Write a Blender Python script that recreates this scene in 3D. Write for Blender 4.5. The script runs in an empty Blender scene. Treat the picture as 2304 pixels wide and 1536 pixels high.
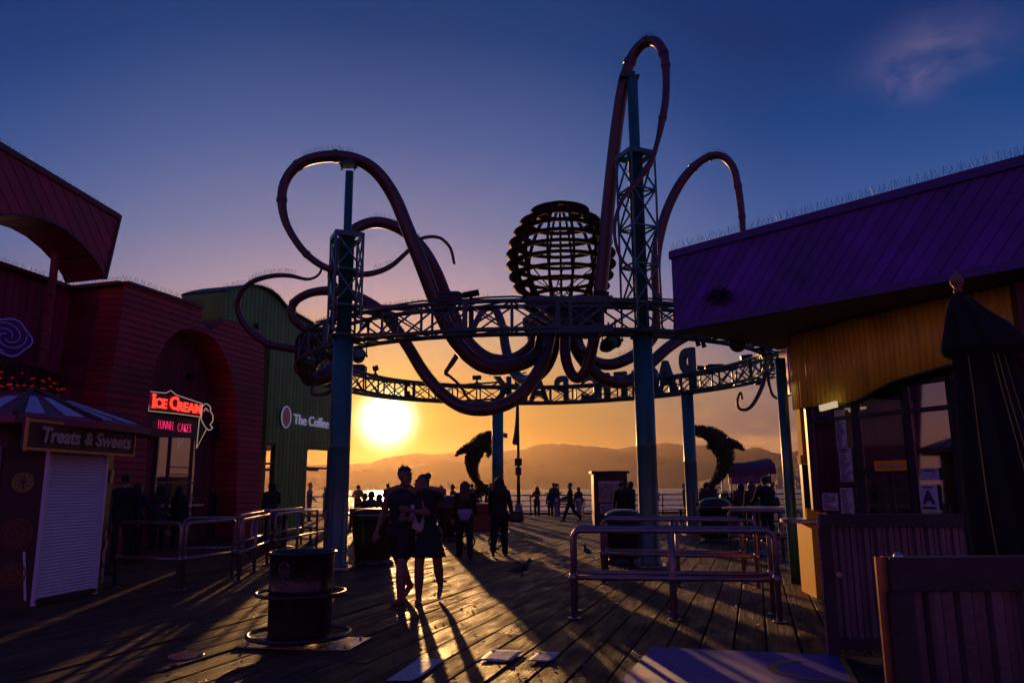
import bpy, bmesh, math, random
from mathutils import Vector, Matrix, Quaternion
random.seed(7)
PI = math.pi
R = math.radians
S = bpy.context.scene
C = S.collection

# ------------------------------------------------------------------ camera
TH = math.atan(330/1728.0)
CT, ST = math.cos(TH), math.sin(TH)
F = 1728.0
CH = 1.5
cam_d = bpy.data.cameras.new('camera')
cam_d.lens = 27.0; cam_d.sensor_width = 36.0
cam_d.clip_start = 0.05; cam_d.clip_end = 60000
cam = bpy.data.objects.new('camera', cam_d); C.objects.link(cam)
ROLL = 0.0062                               # the photographer held the camera a third of a degree off level
cam.location = (0, 0, CH)
cam.rotation_euler = (Matrix.Rotation(PI/2+TH, 3, 'X')@Matrix.Rotation(-ROLL, 3, 'Z')).to_euler()
S.camera = cam

# ------------------------------------------------------------------ sun and sky
SUN_AZ, SUN_EL = R(-9.3), R(5.0)          # azimuth from +Y towards +X
SUN = Vector((math.sin(SUN_AZ)*math.cos(SUN_EL), math.cos(SUN_AZ)*math.cos(SUN_EL), math.sin(SUN_EL)))
sl = bpy.data.lights.new('sun', 'SUN'); sl.energy = 3.2; sl.angle = R(0.55); sl.color = (1.0, 0.50, 0.16)
so = bpy.data.objects.new('sun', sl); C.objects.link(so)
so.rotation_euler = SUN.to_track_quat('Z', 'Y').to_euler()

W = bpy.data.worlds.new("World"); S.world = W; W.use_nodes = True
nt = W.node_tree; nt.nodes.clear()
def nn(t, **kw):
    n = nt.nodes.new(t)
    for k, v in kw.items(): setattr(n, k, v)
    return n
def lk(a, b): nt.links.new(a, b)
def mth(op, a, b=None, c=None, clamp=False):
    n = nt.nodes.new('ShaderNodeMath'); n.operation = op; n.use_clamp = clamp
    for i, v in enumerate((a, b, c)):
        if v is None: continue
        if isinstance(v, (int, float)): n.inputs[i].default_value = v
        else: nt.links.new(v, n.inputs[i])
    return n.outputs[0]
def lin(c):
    return tuple((x/255/12.92 if x/255 <= .04045 else ((x/255+.055)/1.055)**2.4) for x in c)
def ramp(fac, stops, interp='EASE'):
    n = nt.nodes.new('ShaderNodeValToRGB'); cr = n.color_ramp; cr.interpolation = interp
    while len(cr.elements) < len(stops): cr.elements.new(0.5)
    for e, (p, c) in zip(cr.elements, stops):
        e.position = p; e.color = (*lin(c), 1)
    nt.links.new(fac, n.inputs[0]); return n.outputs[0]
def mixc(fac, a, b, blend='MIX'):
    n = nt.nodes.new('ShaderNodeMix'); n.data_type = 'RGBA'; n.blend_type = blend; n.clamp_result = False
    for s, v in ((n.inputs[0], fac), (n.inputs[6], a), (n.inputs[7], b)):
        if isinstance(v, (int, float)): s.default_value = v
        elif isinstance(v, tuple): s.default_value = v
        else: nt.links.new(v, s)
    return n.outputs[2]
tc = nn('ShaderNodeTexCoord')
vn = nn('ShaderNodeVectorMath', operation='NORMALIZE'); lk(tc.outputs['Generated'], vn.inputs[0])
sx = nn('ShaderNodeSeparateXYZ'); lk(vn.outputs[0], sx.inputs[0])
zel = mth('MAXIMUM', sx.outputs[2], 0.0)
zr = mth('MULTIPLY', zel, 1.6, clamp=True)       # 0.625 -> 1
hx = mth('MULTIPLY', sx.outputs[0], math.sin(SUN_AZ)); hy = mth('MULTIPLY', sx.outputs[1], math.cos(SUN_AZ))
hd = mth('ADD', hx, hy)
hl = mth('SQRT', mth('ADD', mth('MULTIPLY', sx.outputs[0], sx.outputs[0]), mth('MULTIPLY', sx.outputs[1], sx.outputs[1])))
hc = mth('DIVIDE', hd, mth('MAXIMUM', hl, 0.001))      # cos of the azimuth from the sun
f1 = nn('ShaderNodeMapRange', interpolation_type='SMOOTHSTEP'); lk(hc, f1.inputs[0])
f1.inputs[1].default_value = 0.86; f1.inputs[2].default_value = 1.0
zr = mth('ADD', zr, mth('MULTIPLY', mth('SUBTRACT', 1.0, f1.outputs[0]), mth('MULTIPLY', zr, .24)), clamp=True)   # the sky deepens away from the sun
# colours towards the sunset, from the horizon up (pos = sin(elevation)*1.6)
front = ramp(zr, [(0.0, (128, 66, 18)), (0.10, (140, 94, 30)), (0.20, (166, 128, 70)), (0.30, (170, 142, 118)),
                  (0.40, (140, 131, 160)), (0.52, (96, 112, 158)), (0.68, (56, 88, 148)), (0.86, (6, 58, 120)), (1.0, (0, 46, 106))], 'LINEAR')
side = ramp(zr, [(0.0, (146, 92, 72)), (0.12, (156, 108, 84)), (0.24, (126, 106, 112)), (0.36, (94, 94, 132)),
                 (0.52, (66, 94, 150)), (0.66, (44, 80, 144)), (0.82, (0, 62, 128)), (1.0, (0, 44, 106))], 'LINEAR')
back = ramp(zr, [(0.0, (150, 78, 104)), (0.25, (140, 78, 136)), (0.6, (78, 64, 148)), (1.0, (26, 50, 118))], 'LINEAR')
f2 = nn('ShaderNodeMapRange', interpolation_type='SMOOTHSTEP'); lk(hc, f2.inputs[0])
f2.inputs[1].default_value = -0.3; f2.inputs[2].default_value = 0.65
sky = mixc(f2.outputs[0], back, mixc(f1.outputs[0], side, front))
# aureole round the sun
dt = nn('ShaderNodeVectorMath', operation='DOT_PRODUCT'); lk(vn.outputs[0], dt.inputs[0]); dt.inputs[1].default_value = SUN
ang = mth('MULTIPLY', mth('ARCCOSINE', mth('MINIMUM', dt.outputs['Value'], 1.0)), 180/PI)   # degrees
def lobe(sig, powr=2.0):
    return mth('EXPONENT', mth('MULTIPLY', mth('POWER', mth('DIVIDE', ang, sig), powr), -1.0))
def addl(base, fac, col, k):
    m = mixc(1.0, base, mixc(fac, (0, 0, 0, 1), tuple(c*k for c in col)+(1,)), 'ADD')
    return m
sky = addl(sky, lobe(7.5, 1.4), (1.0, 0.34, 0.0), 0.22)
sky = addl(sky, lobe(3.3, 2.6), (0.7, 0.60, 0.04), 0.42)
sky = addl(sky, lobe(1.75, 3.0), (1.0, 0.95, 0.72), 3.0)
# soft clouds: a small wisp high on the right, grey banks low on the right
def cloud(direction, sx_, sz_, scale, lo, hi, seed, dist=0.0, stretch=(1, 1, 2.6)):
    d = Vector(direction).normalized(); hor = Vector((d.y, -d.x, 0)).normalized(); up = hor.cross(d)*1.0
    def dp(v):
        n = nn('ShaderNodeVectorMath', operation='DOT_PRODUCT'); lk(vn.outputs[0], n.inputs[0]); n.inputs[1].default_value = v; return n.outputs['Value']
    a = mth('DIVIDE', dp(hor), sx_); b = mth('DIVIDE', dp(up), sz_)
    r2 = mth('ADD', mth('MULTIPLY', a, a), mth('MULTIPLY', b, b))
    m = mth('EXPONENT', mth('MULTIPLY', r2, -1.0))
    mp = nn('ShaderNodeMapping'); lk(vn.outputs[0], mp.inputs[0]); mp.inputs['Scale'].default_value = stretch; mp.inputs['Location'].default_value = (seed, seed*.3, 0)
    no = nn('ShaderNodeTexNoise'); lk(mp.outputs[0], no.inputs[0]); no.inputs['Scale'].default_value = scale; no.inputs['Detail'].default_value = 7; no.inputs['Roughness'].default_value = .58
    no.inputs['Distortion'].default_value = dist
    mr = nn('ShaderNodeMapRange', interpolation_type='SMOOTHSTEP'); lk(no.outputs[0], mr.inputs[0]); mr.inputs[1].default_value = lo; mr.inputs[2].default_value = hi
    front_only = mth('GREATER_THAN', dp(d), 0.0)
    return mth('MULTIPLY', mth('MULTIPLY', m, mr.outputs[0]), front_only)
def pdir(x, y):
    a = x-1152; b = y-768
    u = (a-ROLL*b)/F; v = -(b+ROLL*a)/F
    return Vector((u, CT-v*ST, ST+v*CT))
wisp = cloud(pdir(2110, 120), 0.056, 0.034, 10, .22, .70, 12.7, .35, (1, 1, 1.8))
sky = mixc(mth('MULTIPLY', wisp, .6), sky, (*lin((134, 116, 150)), 1))
wisp2 = cloud(pdir(2050, 180), 0.03, 0.018, 14, .40, .75, 5.7, 1.5, (1, 1, 1.6))
sky = mixc(mth('MULTIPLY', wisp2, .6), sky, (*lin((130, 105, 150)), 1))
bank = cloud(pdir(1745, 965), 0.14, 0.030, 9, .36, .52, 8.3, .5, (1, 1, 4))
sky = mixc(mth('MULTIPLY', bank, .95), sky, (*lin((104, 84, 88)), 1))
bank2 = cloud(pdir(1690, 880), 0.15, 0.024, 12, .42, .58, 2.2, .5, (1, 1, 4))
sky = mixc(mth('MULTIPLY', bank2, .7), sky, (*lin((112, 96, 104)), 1))
bank3 = cloud(pdir(1395, 945), 0.045, 0.008, 16, .42, .6, 4.9, .4, (1, 1, 5))
sky = mixc(mth('MULTIPLY', bank3, .75), sky, (*lin((140, 104, 78)), 1))
lite = cloud(pdir(1560, 1010), 0.20, 0.02, 11, .48, .66, 6.6, .5, (1, 1, 5))
sky = mixc(mth('MULTIPLY', lite, .35), sky, (*lin((226, 160, 104)), 1))
# the physical sky adds a little real scatter
ns = nn('ShaderNodeTexSky', sky_type='NISHITA'); ns.sun_disc = False; ns.sun_elevation = SUN_EL; ns.sun_rotation = SUN_AZ
ns.air_density = 1.0; ns.dust_density = 1.0
bg1 = nn('ShaderNodeBackground'); lk(sky, bg1.inputs[0]); bg1.inputs[1].default_value = 1.0
bg2 = nn('ShaderNodeBackground'); lk(ns.outputs[0], bg2.inputs[0]); bg2.inputs[1].default_value = 0.002
ad = nn('ShaderNodeAddShader'); lk(bg1.outputs[0], ad.inputs[0]); lk(bg2.outputs[0], ad.inputs[1])
ow = nn('ShaderNodeOutputWorld'); lk(ad.outputs[0], ow.inputs[0])
W.cycles.sampling_method = 'MANUAL'; W.cycles.sample_map_resolution = 1024

S.view_settings.view_transform = 'Standard'; S.view_settings.look = 'None'
S.view_settings.exposure = 0; S.view_settings.gamma = 1
S.cycles.max_bounces = 6; S.cycles.volume_bounces = 1; S.cycles.transparent_max_bounces = 12
S.cycles.sample_clamp_indirect = 4.0
S.cycles.use_denoising = True

# ------------------------------------------------------------------ pixel helpers (photo pixels, 2304 x 1536)
def ray(x, y):
    a = x-1152; b = y-768
    u = (a-ROLL*b)/F; v = -(b+ROLL*a)/F
    return Vector((u, CT-v*ST, ST+v*CT))
def at(x, y, D):
    r = ray(x, y); t = D/r.y
    return Vector((r.x*t, D, CH+r.z*t))
def gnd(x, y, z=0.0):
    r = ray(x, y); t = (z-CH)/r.z
    return Vector((r.x*t, r.y*t, z))
def mpx(D, y=900): return D/ray(1152, y).y/F      # metres per photo pixel
def spline(pts, n=8, closed=False):
    """Catmull-Rom through tuples of any length"""
    out = []; N = len(pts)
    rng = N if closed else N-1
    for i in range(rng):
        p0 = pts[(i-1) % N] if (closed or i > 0) else tuple(2*a-b for a, b in zip(pts[0], pts[1]))
        p1 = pts[i]; p2 = pts[(i+1) % N]
        p3 = pts[(i+2) % N] if (closed or i < N-2) else tuple(2*a-b for a, b in zip(pts[-1], pts[-2]))
        for k in range(n):
            t = k/n
            out.append(tuple(0.5*((2*b)+(-a+c)*t+(2*a-5*b+4*c-d)*t*t+(-a+3*b-3*c+d)*t**3) for a, b, c, d in zip(p0, p1, p2, p3)))
    if not closed: out.append(tuple(pts[-1]))
    return out

# ------------------------------------------------------------------ tagging
def tag(o, label=None, cat=None, group=None, kind=None):
    if label: o['label'] = label
    if cat: o['category'] = cat
    if group: o['group'] = group
    if kind: o['kind'] = kind
    return o
def empty(name, loc, label=None, cat=None, group=None):
    o = bpy.data.objects.new(name, None); C.objects.link(o); o.location = loc
    o.empty_display_size = .2
    return tag(o, label, cat, group)
def wloc(o):
    v = Vector((0, 0, 0))
    while o is not None: v = v+o.location; o = o.parent
    return v
def children(o): return list(CH_MAP.get(o.name, []))
CH_MAP = {}
def setparent(o, p):
    o.parent = p; CH_MAP.setdefault(p.name, []).append(o)
def copy_tree(o, parent=None):
    c = o.copy(); C.objects.link(c)
    if parent: setparent(c, parent)
    for ch in children(o): copy_tree(ch, c)
    return c

class MB:
    def __init__(s): s.v = []; s.f = []; s.sm = []
    def add(s, vs, fs, smooth=False):
        b = len(s.v); s.v += [tuple(v) for v in vs]
        s.f += [tuple(i+b for i in f) for f in fs]; s.sm += [smooth]*len(fs); return s
    def box(s, c, size, rz=0, M=None):
        x, y, z = (a/2 for a in size); c = Vector(c)
        q = Matrix.Rotation(rz, 3, 'Z') if M is None else M
        vs = [c+q@Vector((sx*x, sy*y, sz*z)) for sx in (-1, 1) for sy in (-1, 1) for sz in (-1, 1)]
        return s.add(vs, [(0, 1, 3, 2), (4, 6, 7, 5), (0, 4, 5, 1), (2, 3, 7, 6), (0, 2, 6, 4), (1, 5, 7, 3)])
    def bar(s, p, q, w, h=None, up=(0, 0, 1)):
        p = Vector(p); q = Vector(q); h = h or w; d = (q-p)
        if d.length < 1e-6: return s
        d.normalize(); u = Vector(up)
        if abs(d.dot(u)) > .98: u = Vector((0, 1, 0))
        a = d.cross(u).normalized(); b = a.cross(d)
        vs = [e+a*i*w/2+b*j*h/2 for e in (p, q) for i, j in ((-1, -1), (1, -1), (1, 1), (-1, 1))]
        return s.add(vs, [(0, 3, 2, 1), (4, 5, 6, 7), (0, 1, 5, 4), (1, 2, 6, 5), (2, 3, 7, 6), (3, 0, 4, 7)])
    def tube(s, pts, r, n=12, closed=False, caps=True, smooth=True):
        pts = [Vector(p) for p in pts]; N = len(pts)
        if not isinstance(r, (list, tuple)): r = [r]*N
        T = []
        for i in range(N):
            a = pts[(i-1) % N] if (closed or i > 0) else pts[i]
            b = pts[(i+1) % N] if (closed or i < N-1) else pts[i]
            t = (b-a); T.append(t.normalized() if t.length > 1e-9 else Vector((0, 0, 1)))
        ref = Vector((0, 0, 1)) if abs(T[0].z) < .9 else Vector((1, 0, 0))
        nrm = (ref-T[0]*ref.dot(T[0])).normalized(); vs = []
        for i in range(N):
            if i: nrm = T[i-1].rotation_difference(T[i])@nrm; nrm = (nrm-T[i]*nrm.dot(T[i])).normalized()
            b = T[i].cross(nrm)
            for k in range(n):
                a = 2*PI*k/n; vs.append(pts[i]+(nrm*math.cos(a)+b*math.sin(a))*r[i])
        fs = []
        for i in range(N if closed else N-1):
            j = (i+1) % N
            for k in range(n): fs.append((i*n+k, i*n+(k+1) % n, j*n+(k+1) % n, j*n+k))
        s.add(vs, fs, smooth)
        if caps and not closed:
            b = len(s.v)-len(vs)
            s.f += [tuple(b+k for k in reversed(range(n))), tuple(b+(N-1)*n+k for k in range(n))]; s.sm += [False]*2
        return s
    def lathe(s, prof, c=(0, 0, 0), n=32, smooth=True, cap=True, ang=(0, 2*PI)):
        c = Vector(c); vs = []; full = abs(ang[1]-ang[0]-2*PI) < 1e-6; m = n if full else n+1
        for r_, z in prof:
            for k in range(m):
                a = ang[0]+(ang[1]-ang[0])*k/n; vs.append(c+Vector((r_*math.cos(a), r_*math.sin(a), z)))
        fs = []
        for i in range(len(prof)-1):
            for k in range(n):
                k2 = (k+1) % m; fs.append((i*m+k, i*m+k2, (i+1)*m+k2, (i+1)*m+k))
        s.add(vs, fs, smooth)
        if cap and full:
            b = len(s.v)-len(vs)
            if prof[0][0] > 1e-4: s.f.append(tuple(b+k for k in reversed(range(n)))); s.sm.append(False)
            if prof[-1][0] > 1e-4: s.f.append(tuple(b+(len(prof)-1)*m+k for k in range(n))); s.sm.append(False)
        return s
    def prism(s, poly, vec):
        """poly: 3D points of a planar outline, extruded by vec"""
        poly = [Vector(p) for p in poly]; vec = Vector(vec); n = len(poly)
        vs = poly+[p+vec for p in poly]
        fs = [tuple(range(n)), tuple(reversed(range(n, 2*n)))]
        fs += [(i, i+n, (i+1) % n+n, (i+1) % n) for i in range(n)]
        return s.add(vs, fs)
    def sphere(s, c, r, n=12, sc=(1, 1, 1)):
        c = Vector(c); prof = [(max(math.sin(PI*i/n), 0)*r, -math.cos(PI*i/n)*r) for i in range(n+1)]
        b = len(s.v); t = MB(); t.lathe(prof, (0, 0, 0), n*2, cap=False)
        return s.add([c+Vector((v[0]*sc[0], v[1]*sc[1], v[2]*sc[2])) for v in t.v], t.f, True)
    def capsule(s, p, q, r1, r2, n=10):
        p = Vector(p); q = Vector(q); d = q-p; L = d.length
        if L < 1e-5: return s.sphere(p, r1, n)
        d.normalize(); pts = []; rs = []
        for i in range(5):
            a = PI/2*i/4; pts.append(p-d*r1*math.cos(a)); rs.append(max(r1*math.sin(a), .0004))
        for i in range(1, 5):
            a = PI/2*i/4; pts.append(q+d*r2*math.sin(a)) if i < 99 else 0; rs.append(max(r2*math.cos(a), .0004))
        pts.insert(5, q); rs.insert(5, r2)
        return s.tube(pts, rs, n)
    def build(s, name, mat, parent=None, origin=None, label=None, bevel=0):
        me = bpy.data.meshes.new(name)
        o = Vector((0, 0, 0))
        if parent is not None: o = wloc(parent)
        elif origin is not None: o = Vector(origin)
        me.from_pydata([(v[0]-o.x, v[1]-o.y, v[2]-o.z) for v in s.v], [], s.f)
        me.polygons.foreach_set('use_smooth', s.sm)
        me.validate(); me.update()
        bm = bmesh.new(); bm.from_mesh(me); bmesh.ops.recalc_face_normals(bm, faces=bm.faces); bm.to_mesh(me); bm.free()
        if mat: me.materials.append(mat)
        ob = bpy.data.objects.new(name, me); C.objects.link(ob)
        if parent is not None: setparent(ob, parent)
        elif origin is not None: ob.location = origin
        if bevel:
            m = ob.modifiers.new('bevel', 'BEVEL'); m.width = bevel; m.segments = 2; m.limit_method = 'ANGLE'
        if label: ob['label'] = label
        return ob

def eval_mesh(ob, name):
    dg = bpy.context.evaluated_depsgraph_get(); dg.update()
    me = bpy.data.meshes.new_from_object(ob.evaluated_get(dg)); me.name = name
    return me
def text_obj(body, size, extrude, frame, parent, mat, name='lettering', offset=0.0, shear=0.0, align='CENTER', xscale=1.0, label=None):
    """frame: 4x4 with x along the writing, y up, z towards the reader"""
    cu = bpy.data.curves.new(name, 'FONT'); cu.body = body; cu.size = size; cu.extrude = extrude; cu.offset = offset
    cu.align_x = align; cu.align_y = 'CENTER'; cu.shear = shear; cu.resolution_u = 3
    t = bpy.data.objects.new('tmp', cu); C.objects.link(t)
    me = eval_mesh(t, name); bpy.data.objects.remove(t); bpy.data.curves.remove(cu)
    o = wloc(parent) if parent is not None else Vector((0, 0, 0))
    me.transform(Matrix.Translation(-o)@frame@Matrix.Diagonal((xscale, 1, 1, 1)))
    me.materials.clear(); me.materials.append(mat)
    ob = bpy.data.objects.new(name, me); C.objects.link(ob)
    if parent is not None: setparent(ob, parent)
    if label: ob['label'] = label
    return ob
def frame3(o, xdir, ydir=(0, 0, 1)):
    x = Vector(xdir).normalized(); y = Vector(ydir).normalized(); z = x.cross(y)
    m = Matrix(((x.x, y.x, z.x, o[0]), (x.y, y.y, z.y, o[1]), (x.z, y.z, z.z, o[2]), (0, 0, 0, 1)))
    return m

# ------------------------------------------------------------------ materials
MATS = {}
def mat(name, col, rough=.6, metal=0, var=.25, vscale=3.0, bump=0.15, bscale=40, spec=.5, emit=None, es=0, groove=None, stretch=None, coat=0, rvar=.12):
    """groove = (direction, spacing, width, depth)"""
    if name in MATS: return MATS[name]
    m = bpy.data.materials.new(name); m.use_nodes = True; t = m.node_tree; t.nodes.clear()
    N = t.nodes.new; L = t.links.new
    out = N('ShaderNodeOutputMaterial'); b = N('ShaderNodeBsdfPrincipled'); L(b.outputs[0], out.inputs[0])
    b.inputs['Metallic'].default_value = metal; b.inputs['Specular IOR Level'].default_value = spec
    b.inputs['Coat Weight'].default_value = coat
    g = N('ShaderNodeNewGeometry'); pos = g.outputs['Position']
    if stretch:
        mp = N('ShaderNodeMapping'); mp.inputs['Scale'].default_value = stretch; L(pos, mp.inputs[0]); pos2 = mp.outputs[0]
    else: pos2 = pos
    no = N('ShaderNodeTexNoise'); no.inputs['Scale'].default_value = vscale; no.inputs['Detail'].default_value = 6; no.inputs['Roughness'].default_value = .65; L(pos2, no.inputs[0])
    mr = N('ShaderNodeMapRange'); L(no.outputs[0], mr.inputs[0]); mr.inputs[1].default_value = .3; mr.inputs[2].default_value = .7
    mr.inputs[3].default_value = 1-var; mr.inputs[4].default_value = 1+var
    mx = N('ShaderNodeVectorMath'); mx.operation = 'SCALE'; mx.inputs[0].default_value = col; L(mr.outputs[0], mx.inputs['Scale'])
    colout = mx.outputs[0]
    rr = N('ShaderNodeMapRange'); L(no.outputs[0], rr.inputs[0]); rr.inputs[3].default_value = max(rough-rvar, .03); rr.inputs[4].default_value = min(rough+rvar, 1)
    L(rr.outputs[0], b.inputs['Roughness'])
    hgt = None
    if bump:
        n2 = N('ShaderNodeTexNoise'); n2.inputs['Scale'].default_value = bscale; n2.inputs['Detail'].default_value = 4; L(pos2, n2.inputs[0])
        bp = N('ShaderNodeBump'); bp.inputs['Strength'].default_value = bump; bp.inputs['Distance'].default_value = .02; L(n2.outputs[0], bp.inputs['Height'])
        hgt = bp
    if groove:
        gd, sp, wd, dep = groove
        dp = N('ShaderNodeVectorMath'); dp.operation = 'DOT_PRODUCT'; L(pos, dp.inputs[0]); dp.inputs[1].default_value = Vector(gd).normalized()/sp
        fr = N('ShaderNodeMath'); fr.operation = 'FRACT'; L(dp.outputs['Value'], fr.inputs[0])
        pp = N('ShaderNodeMath'); pp.operation = 'PINGPONG'; L(fr.outputs[0], pp.inputs[0]); pp.inputs[1].default_value = .5
        gm = N('ShaderNodeMapRange'); gm.interpolation_type = 'SMOOTHSTEP'; L(pp.outputs[0], gm.inputs[0]); gm.inputs[1].default_value = 0; gm.inputs[2].default_value = wd/sp
        b2 = N('ShaderNodeBump'); b2.inputs['Strength'].default_value = 1; b2.inputs['Distance'].default_value = dep; L(gm.outputs[0], b2.inputs['Height'])
        if hgt: L(hgt.outputs[0], b2.inputs['Normal'])
        hgt = b2
        fl = N('ShaderNodeMath'); fl.operation = 'FLOOR'; L(dp.outputs['Value'], fl.inputs[0])
        wn = N('ShaderNodeTexWhiteNoise'); wn.noise_dimensions = '1D'; L(fl.outputs[0], wn.inputs['W'])
        m1 = N('ShaderNodeMapRange'); L(wn.outputs[0], m1.inputs[0]); m1.inputs[3].default_value = .82; m1.inputs[4].default_value = 1.15
        m2 = N('ShaderNodeMapRange'); L(gm.outputs[0], m2.inputs[0]); m2.inputs[3].default_value = .6; m2.inputs[4].default_value = 1
        m3 = N('ShaderNodeMath'); m3.operation = 'MULTIPLY'; L(m1.outputs[0], m3.inputs[0]); L(m2.outputs[0], m3.inputs[1])
        s2 = N('ShaderNodeVectorMath'); s2.operation = 'SCALE'; L(colout, s2.inputs[0]); L(m3.outputs[0], s2.inputs['Scale']); colout = s2.outputs[0]
    L(colout, b.inputs['Base Color'])
    if hgt: L(hgt.outputs[0], b.inputs['Normal'])
    if emit:
        b.inputs['Emission Color'].default_value = (*emit, 1); b.inputs['Emission Strength'].default_value = es
    MATS[name] = m; return m

PA = R(17.3)                                   # the pier's axis, from +Y towards +X
DV = Vector((math.sin(PA), math.cos(PA), 0)); NV = Vector((math.cos(PA), -math.sin(PA), 0))
UP = Vector((0, 0, 1))
M = dict(
 teal=mat('teal_paint', (.022, .15, .13), .38, var=.25, vscale=2, bump=.08, bscale=30, coat=.3),
 tealdark=mat('teal_truss_paint', (.028, .085, .08), .42, var=.3, vscale=3, bump=.08),
 tent=mat('tentacle_paint', (.085, .032, .034), .42, var=.3, vscale=2.5, bump=.08, bscale=20, coat=.35),
 cage=mat('octopus_cage_paint', (.05, .018, .022), .75, var=.3, vscale=4),
 wire=mat('spike_wire', (.05, .045, .05), .45, .6, bump=0),
 black=mat('black_metal', (.015, .014, .016), .45, .2, bump=.05),
 darkmet=mat('dark_fixture_metal', (.035, .033, .036), .45, .4, bump=.1),
 pipe=mat('galvanised_pipe', (.33, .22, .24), .36, .75, var=.25, vscale=6, bump=.12, bscale=60),
 steel=mat('brushed_steel', (.45, .40, .36), .28, .9, var=.2, vscale=8, bump=.1),
 bin=mat('bin_black_paint', (.014, .010, .010), .34, .1, var=.35, vscale=6, bump=.15, bscale=25, coat=.3),
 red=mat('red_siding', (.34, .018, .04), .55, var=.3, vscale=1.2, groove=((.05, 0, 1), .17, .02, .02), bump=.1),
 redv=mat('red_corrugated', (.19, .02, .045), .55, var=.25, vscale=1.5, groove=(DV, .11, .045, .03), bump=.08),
 maroon=mat('maroon_fascia_boards', (.30, .028, .06), .5, var=.3, vscale=1.0, groove=(DV*.80+UP*.60, .26, .02, .02), bump=.1),
 trim=mat('dark_red_trim', (.10, .02, .028), .5, var=.3, bump=.1),
 plum=mat('plum_vertical_siding', (.24, .012, .10), .55, var=.3, vscale=1.2, groove=(DV, .20, .02, .015), bump=.1),
 green=mat('green_metal_siding', (.09, .30, .04), .45, var=.35, vscale=1.0, groove=(DV, .22, .035, .03), bump=.08),
 greend=mat('dark_green_panel', (.015, .045, .025), .5, var=.3, bump=.1),
 purple=mat('purple_diagonal_siding', (.12, .018, .30), .5, var=.5, vscale=1.3, bump=.08, groove=(Vector((.68, -.73, 0))*.78+UP*(-.62), .15, .010, .006)),
 purptrim=mat('purple_trim', (.08, .018, .20), .45, var=.25, bump=.1),
 soffit=mat('soffit_boards', (.055, .03, .035), .6, var=.3, groove=((.68, -.73, 0), .09, .02, .012), bump=.1),
 yellow=mat('mustard_corrugated_metal', (.88, .62, .04), .5, var=.35, vscale=1.0, stretch=(3, 3, .6), bump=.06),
 yel=mat('yellow_paint', (.92, .42, .002), .7, var=.12, bump=.06, spec=.15),
 ochre=mat('ochre_paint', (.35, .20, .03), .5, bump=.1),
 frame=mat('dark_window_frame', (.035, .028, .04), .4, .2, bump=.05),
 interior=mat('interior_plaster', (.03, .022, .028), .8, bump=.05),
 shutter=mat('roller_shutter_white', (.66, .63, .78), .4, .1, var=.08, vscale=2, bump=.05),
 kioskdark=mat('kiosk_maroon_panel', (.06, .012, .018), .5, var=.3, bump=.08),
 eave=mat('kiosk_roof_tile_red', (.26, .03, .07), .5, var=.3, bump=.1),
 rib=mat('kiosk_roof_white_strip', (.55, .48, .66), .45, var=.1, bump=.05),
 cream=mat('cream_letter', (.55, .42, .34), .5, bump=0),
 white=mat('white_paint', (.72, .70, .72), .5, var=.08, bump=.05),
 paper=mat('litter_paper', (.50, .46, .46), .6, var=.45, vscale=45, bump=.3, bscale=30),
 corr=mat('corrugated_panel_metal', (.17, .13, .15), .36, .55, var=.25, vscale=3, bump=.08),
 corrd=mat('panel_frame_metal', (.045, .034, .040), .45, .3, var=.25, bump=.1),
 copper=mat('copper_edge', (.45, .20, .08), .35, .6, bump=.05),
 canvas=mat('black_umbrella_canvas', (.006, .006, .006), .85, var=.2, bump=.15, bscale=90),
 piping=mat('yellow_umbrella_piping', (.30, .22, .02), .5, bump=0),
 ball=mat('finial_wood', (.28, .10, .06), .4, bump=0),
 skin=mat('skin', (.34, .18, .12), .5, var=.1, bump=.03),
 skin2=mat('skin_tan', (.22, .11, .07), .5, var=.1, bump=.03),
 hairb=mat('hair_black', (.012, .009, .008), .5, var=.3, bump=.5, bscale=120),
 hairbr=mat('hair_brown', (.05, .025, .014), .5, var=.3, bump=.5, bscale=120),
 leafd=mat('topiary_leaf', (.045, .07, .02), .55, var=.4, vscale=6, bump=.1),
 leafl=mat('shrub_leaf', (.07, .12, .03), .5, var=.4, vscale=8, bump=.1),
 terracotta=mat('planter_clay', (.22, .09, .05), .7, bump=.1),
 concrete=mat('lamp_base_concrete', (.22, .2, .2), .8, bump=.2),
 banner=mat('banner_cloth', (.10, .05, .07), .8, bump=.1),
 wood=mat('planked_board', (.16, .08, .05), .6, var=.3, stretch=(1, 1, 8), bump=.15),
 poster=mat('poster_paper', (.35, .25, .24), .4, var=.6, vscale=9, bump=0),
 awning=mat('awning_canvas_purple', (.14, .04, .09), .7, var=.2, bump=.1),
 bird=mat('pigeon_feather', (.05, .045, .05), .6, var=.4, vscale=30, bump=.2),
 tabletop=mat('table_laminate', (.50, .46, .46), .16, var=.1, bump=.02),
 neonred=mat('red_neon', (.8, .05, .02), .4, emit=(1, .035, .02), es=2.2, bump=0),
 neonredim=mat('dim_red_neon', (.3, .02, .01), .4, emit=(1, .03, .03), es=.16, bump=0),
 neonpink=mat('pink_neon', (.8, .05, .2), .4, emit=(1, .03, .16), es=1.1, bump=0),
 neonwhite=mat('pale_neon_tube', (.6, .5, .45), .4, emit=(.9, .62, .5), es=.35, bump=0),
 neonblue=mat('violet_neon_tube', (.3, .2, .6), .4, emit=(.25, .12, .9), es=.07, bump=0),
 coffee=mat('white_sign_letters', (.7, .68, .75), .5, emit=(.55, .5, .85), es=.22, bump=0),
 lamp=mat('sign_lamp_strip', (.8, .75, .5), .5, emit=(.9, .72, .42), es=.55, bump=0),
 cart=mat('cart_red_body', (.20, .03, .025), .4, var=.2, bump=.05),
)
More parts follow.
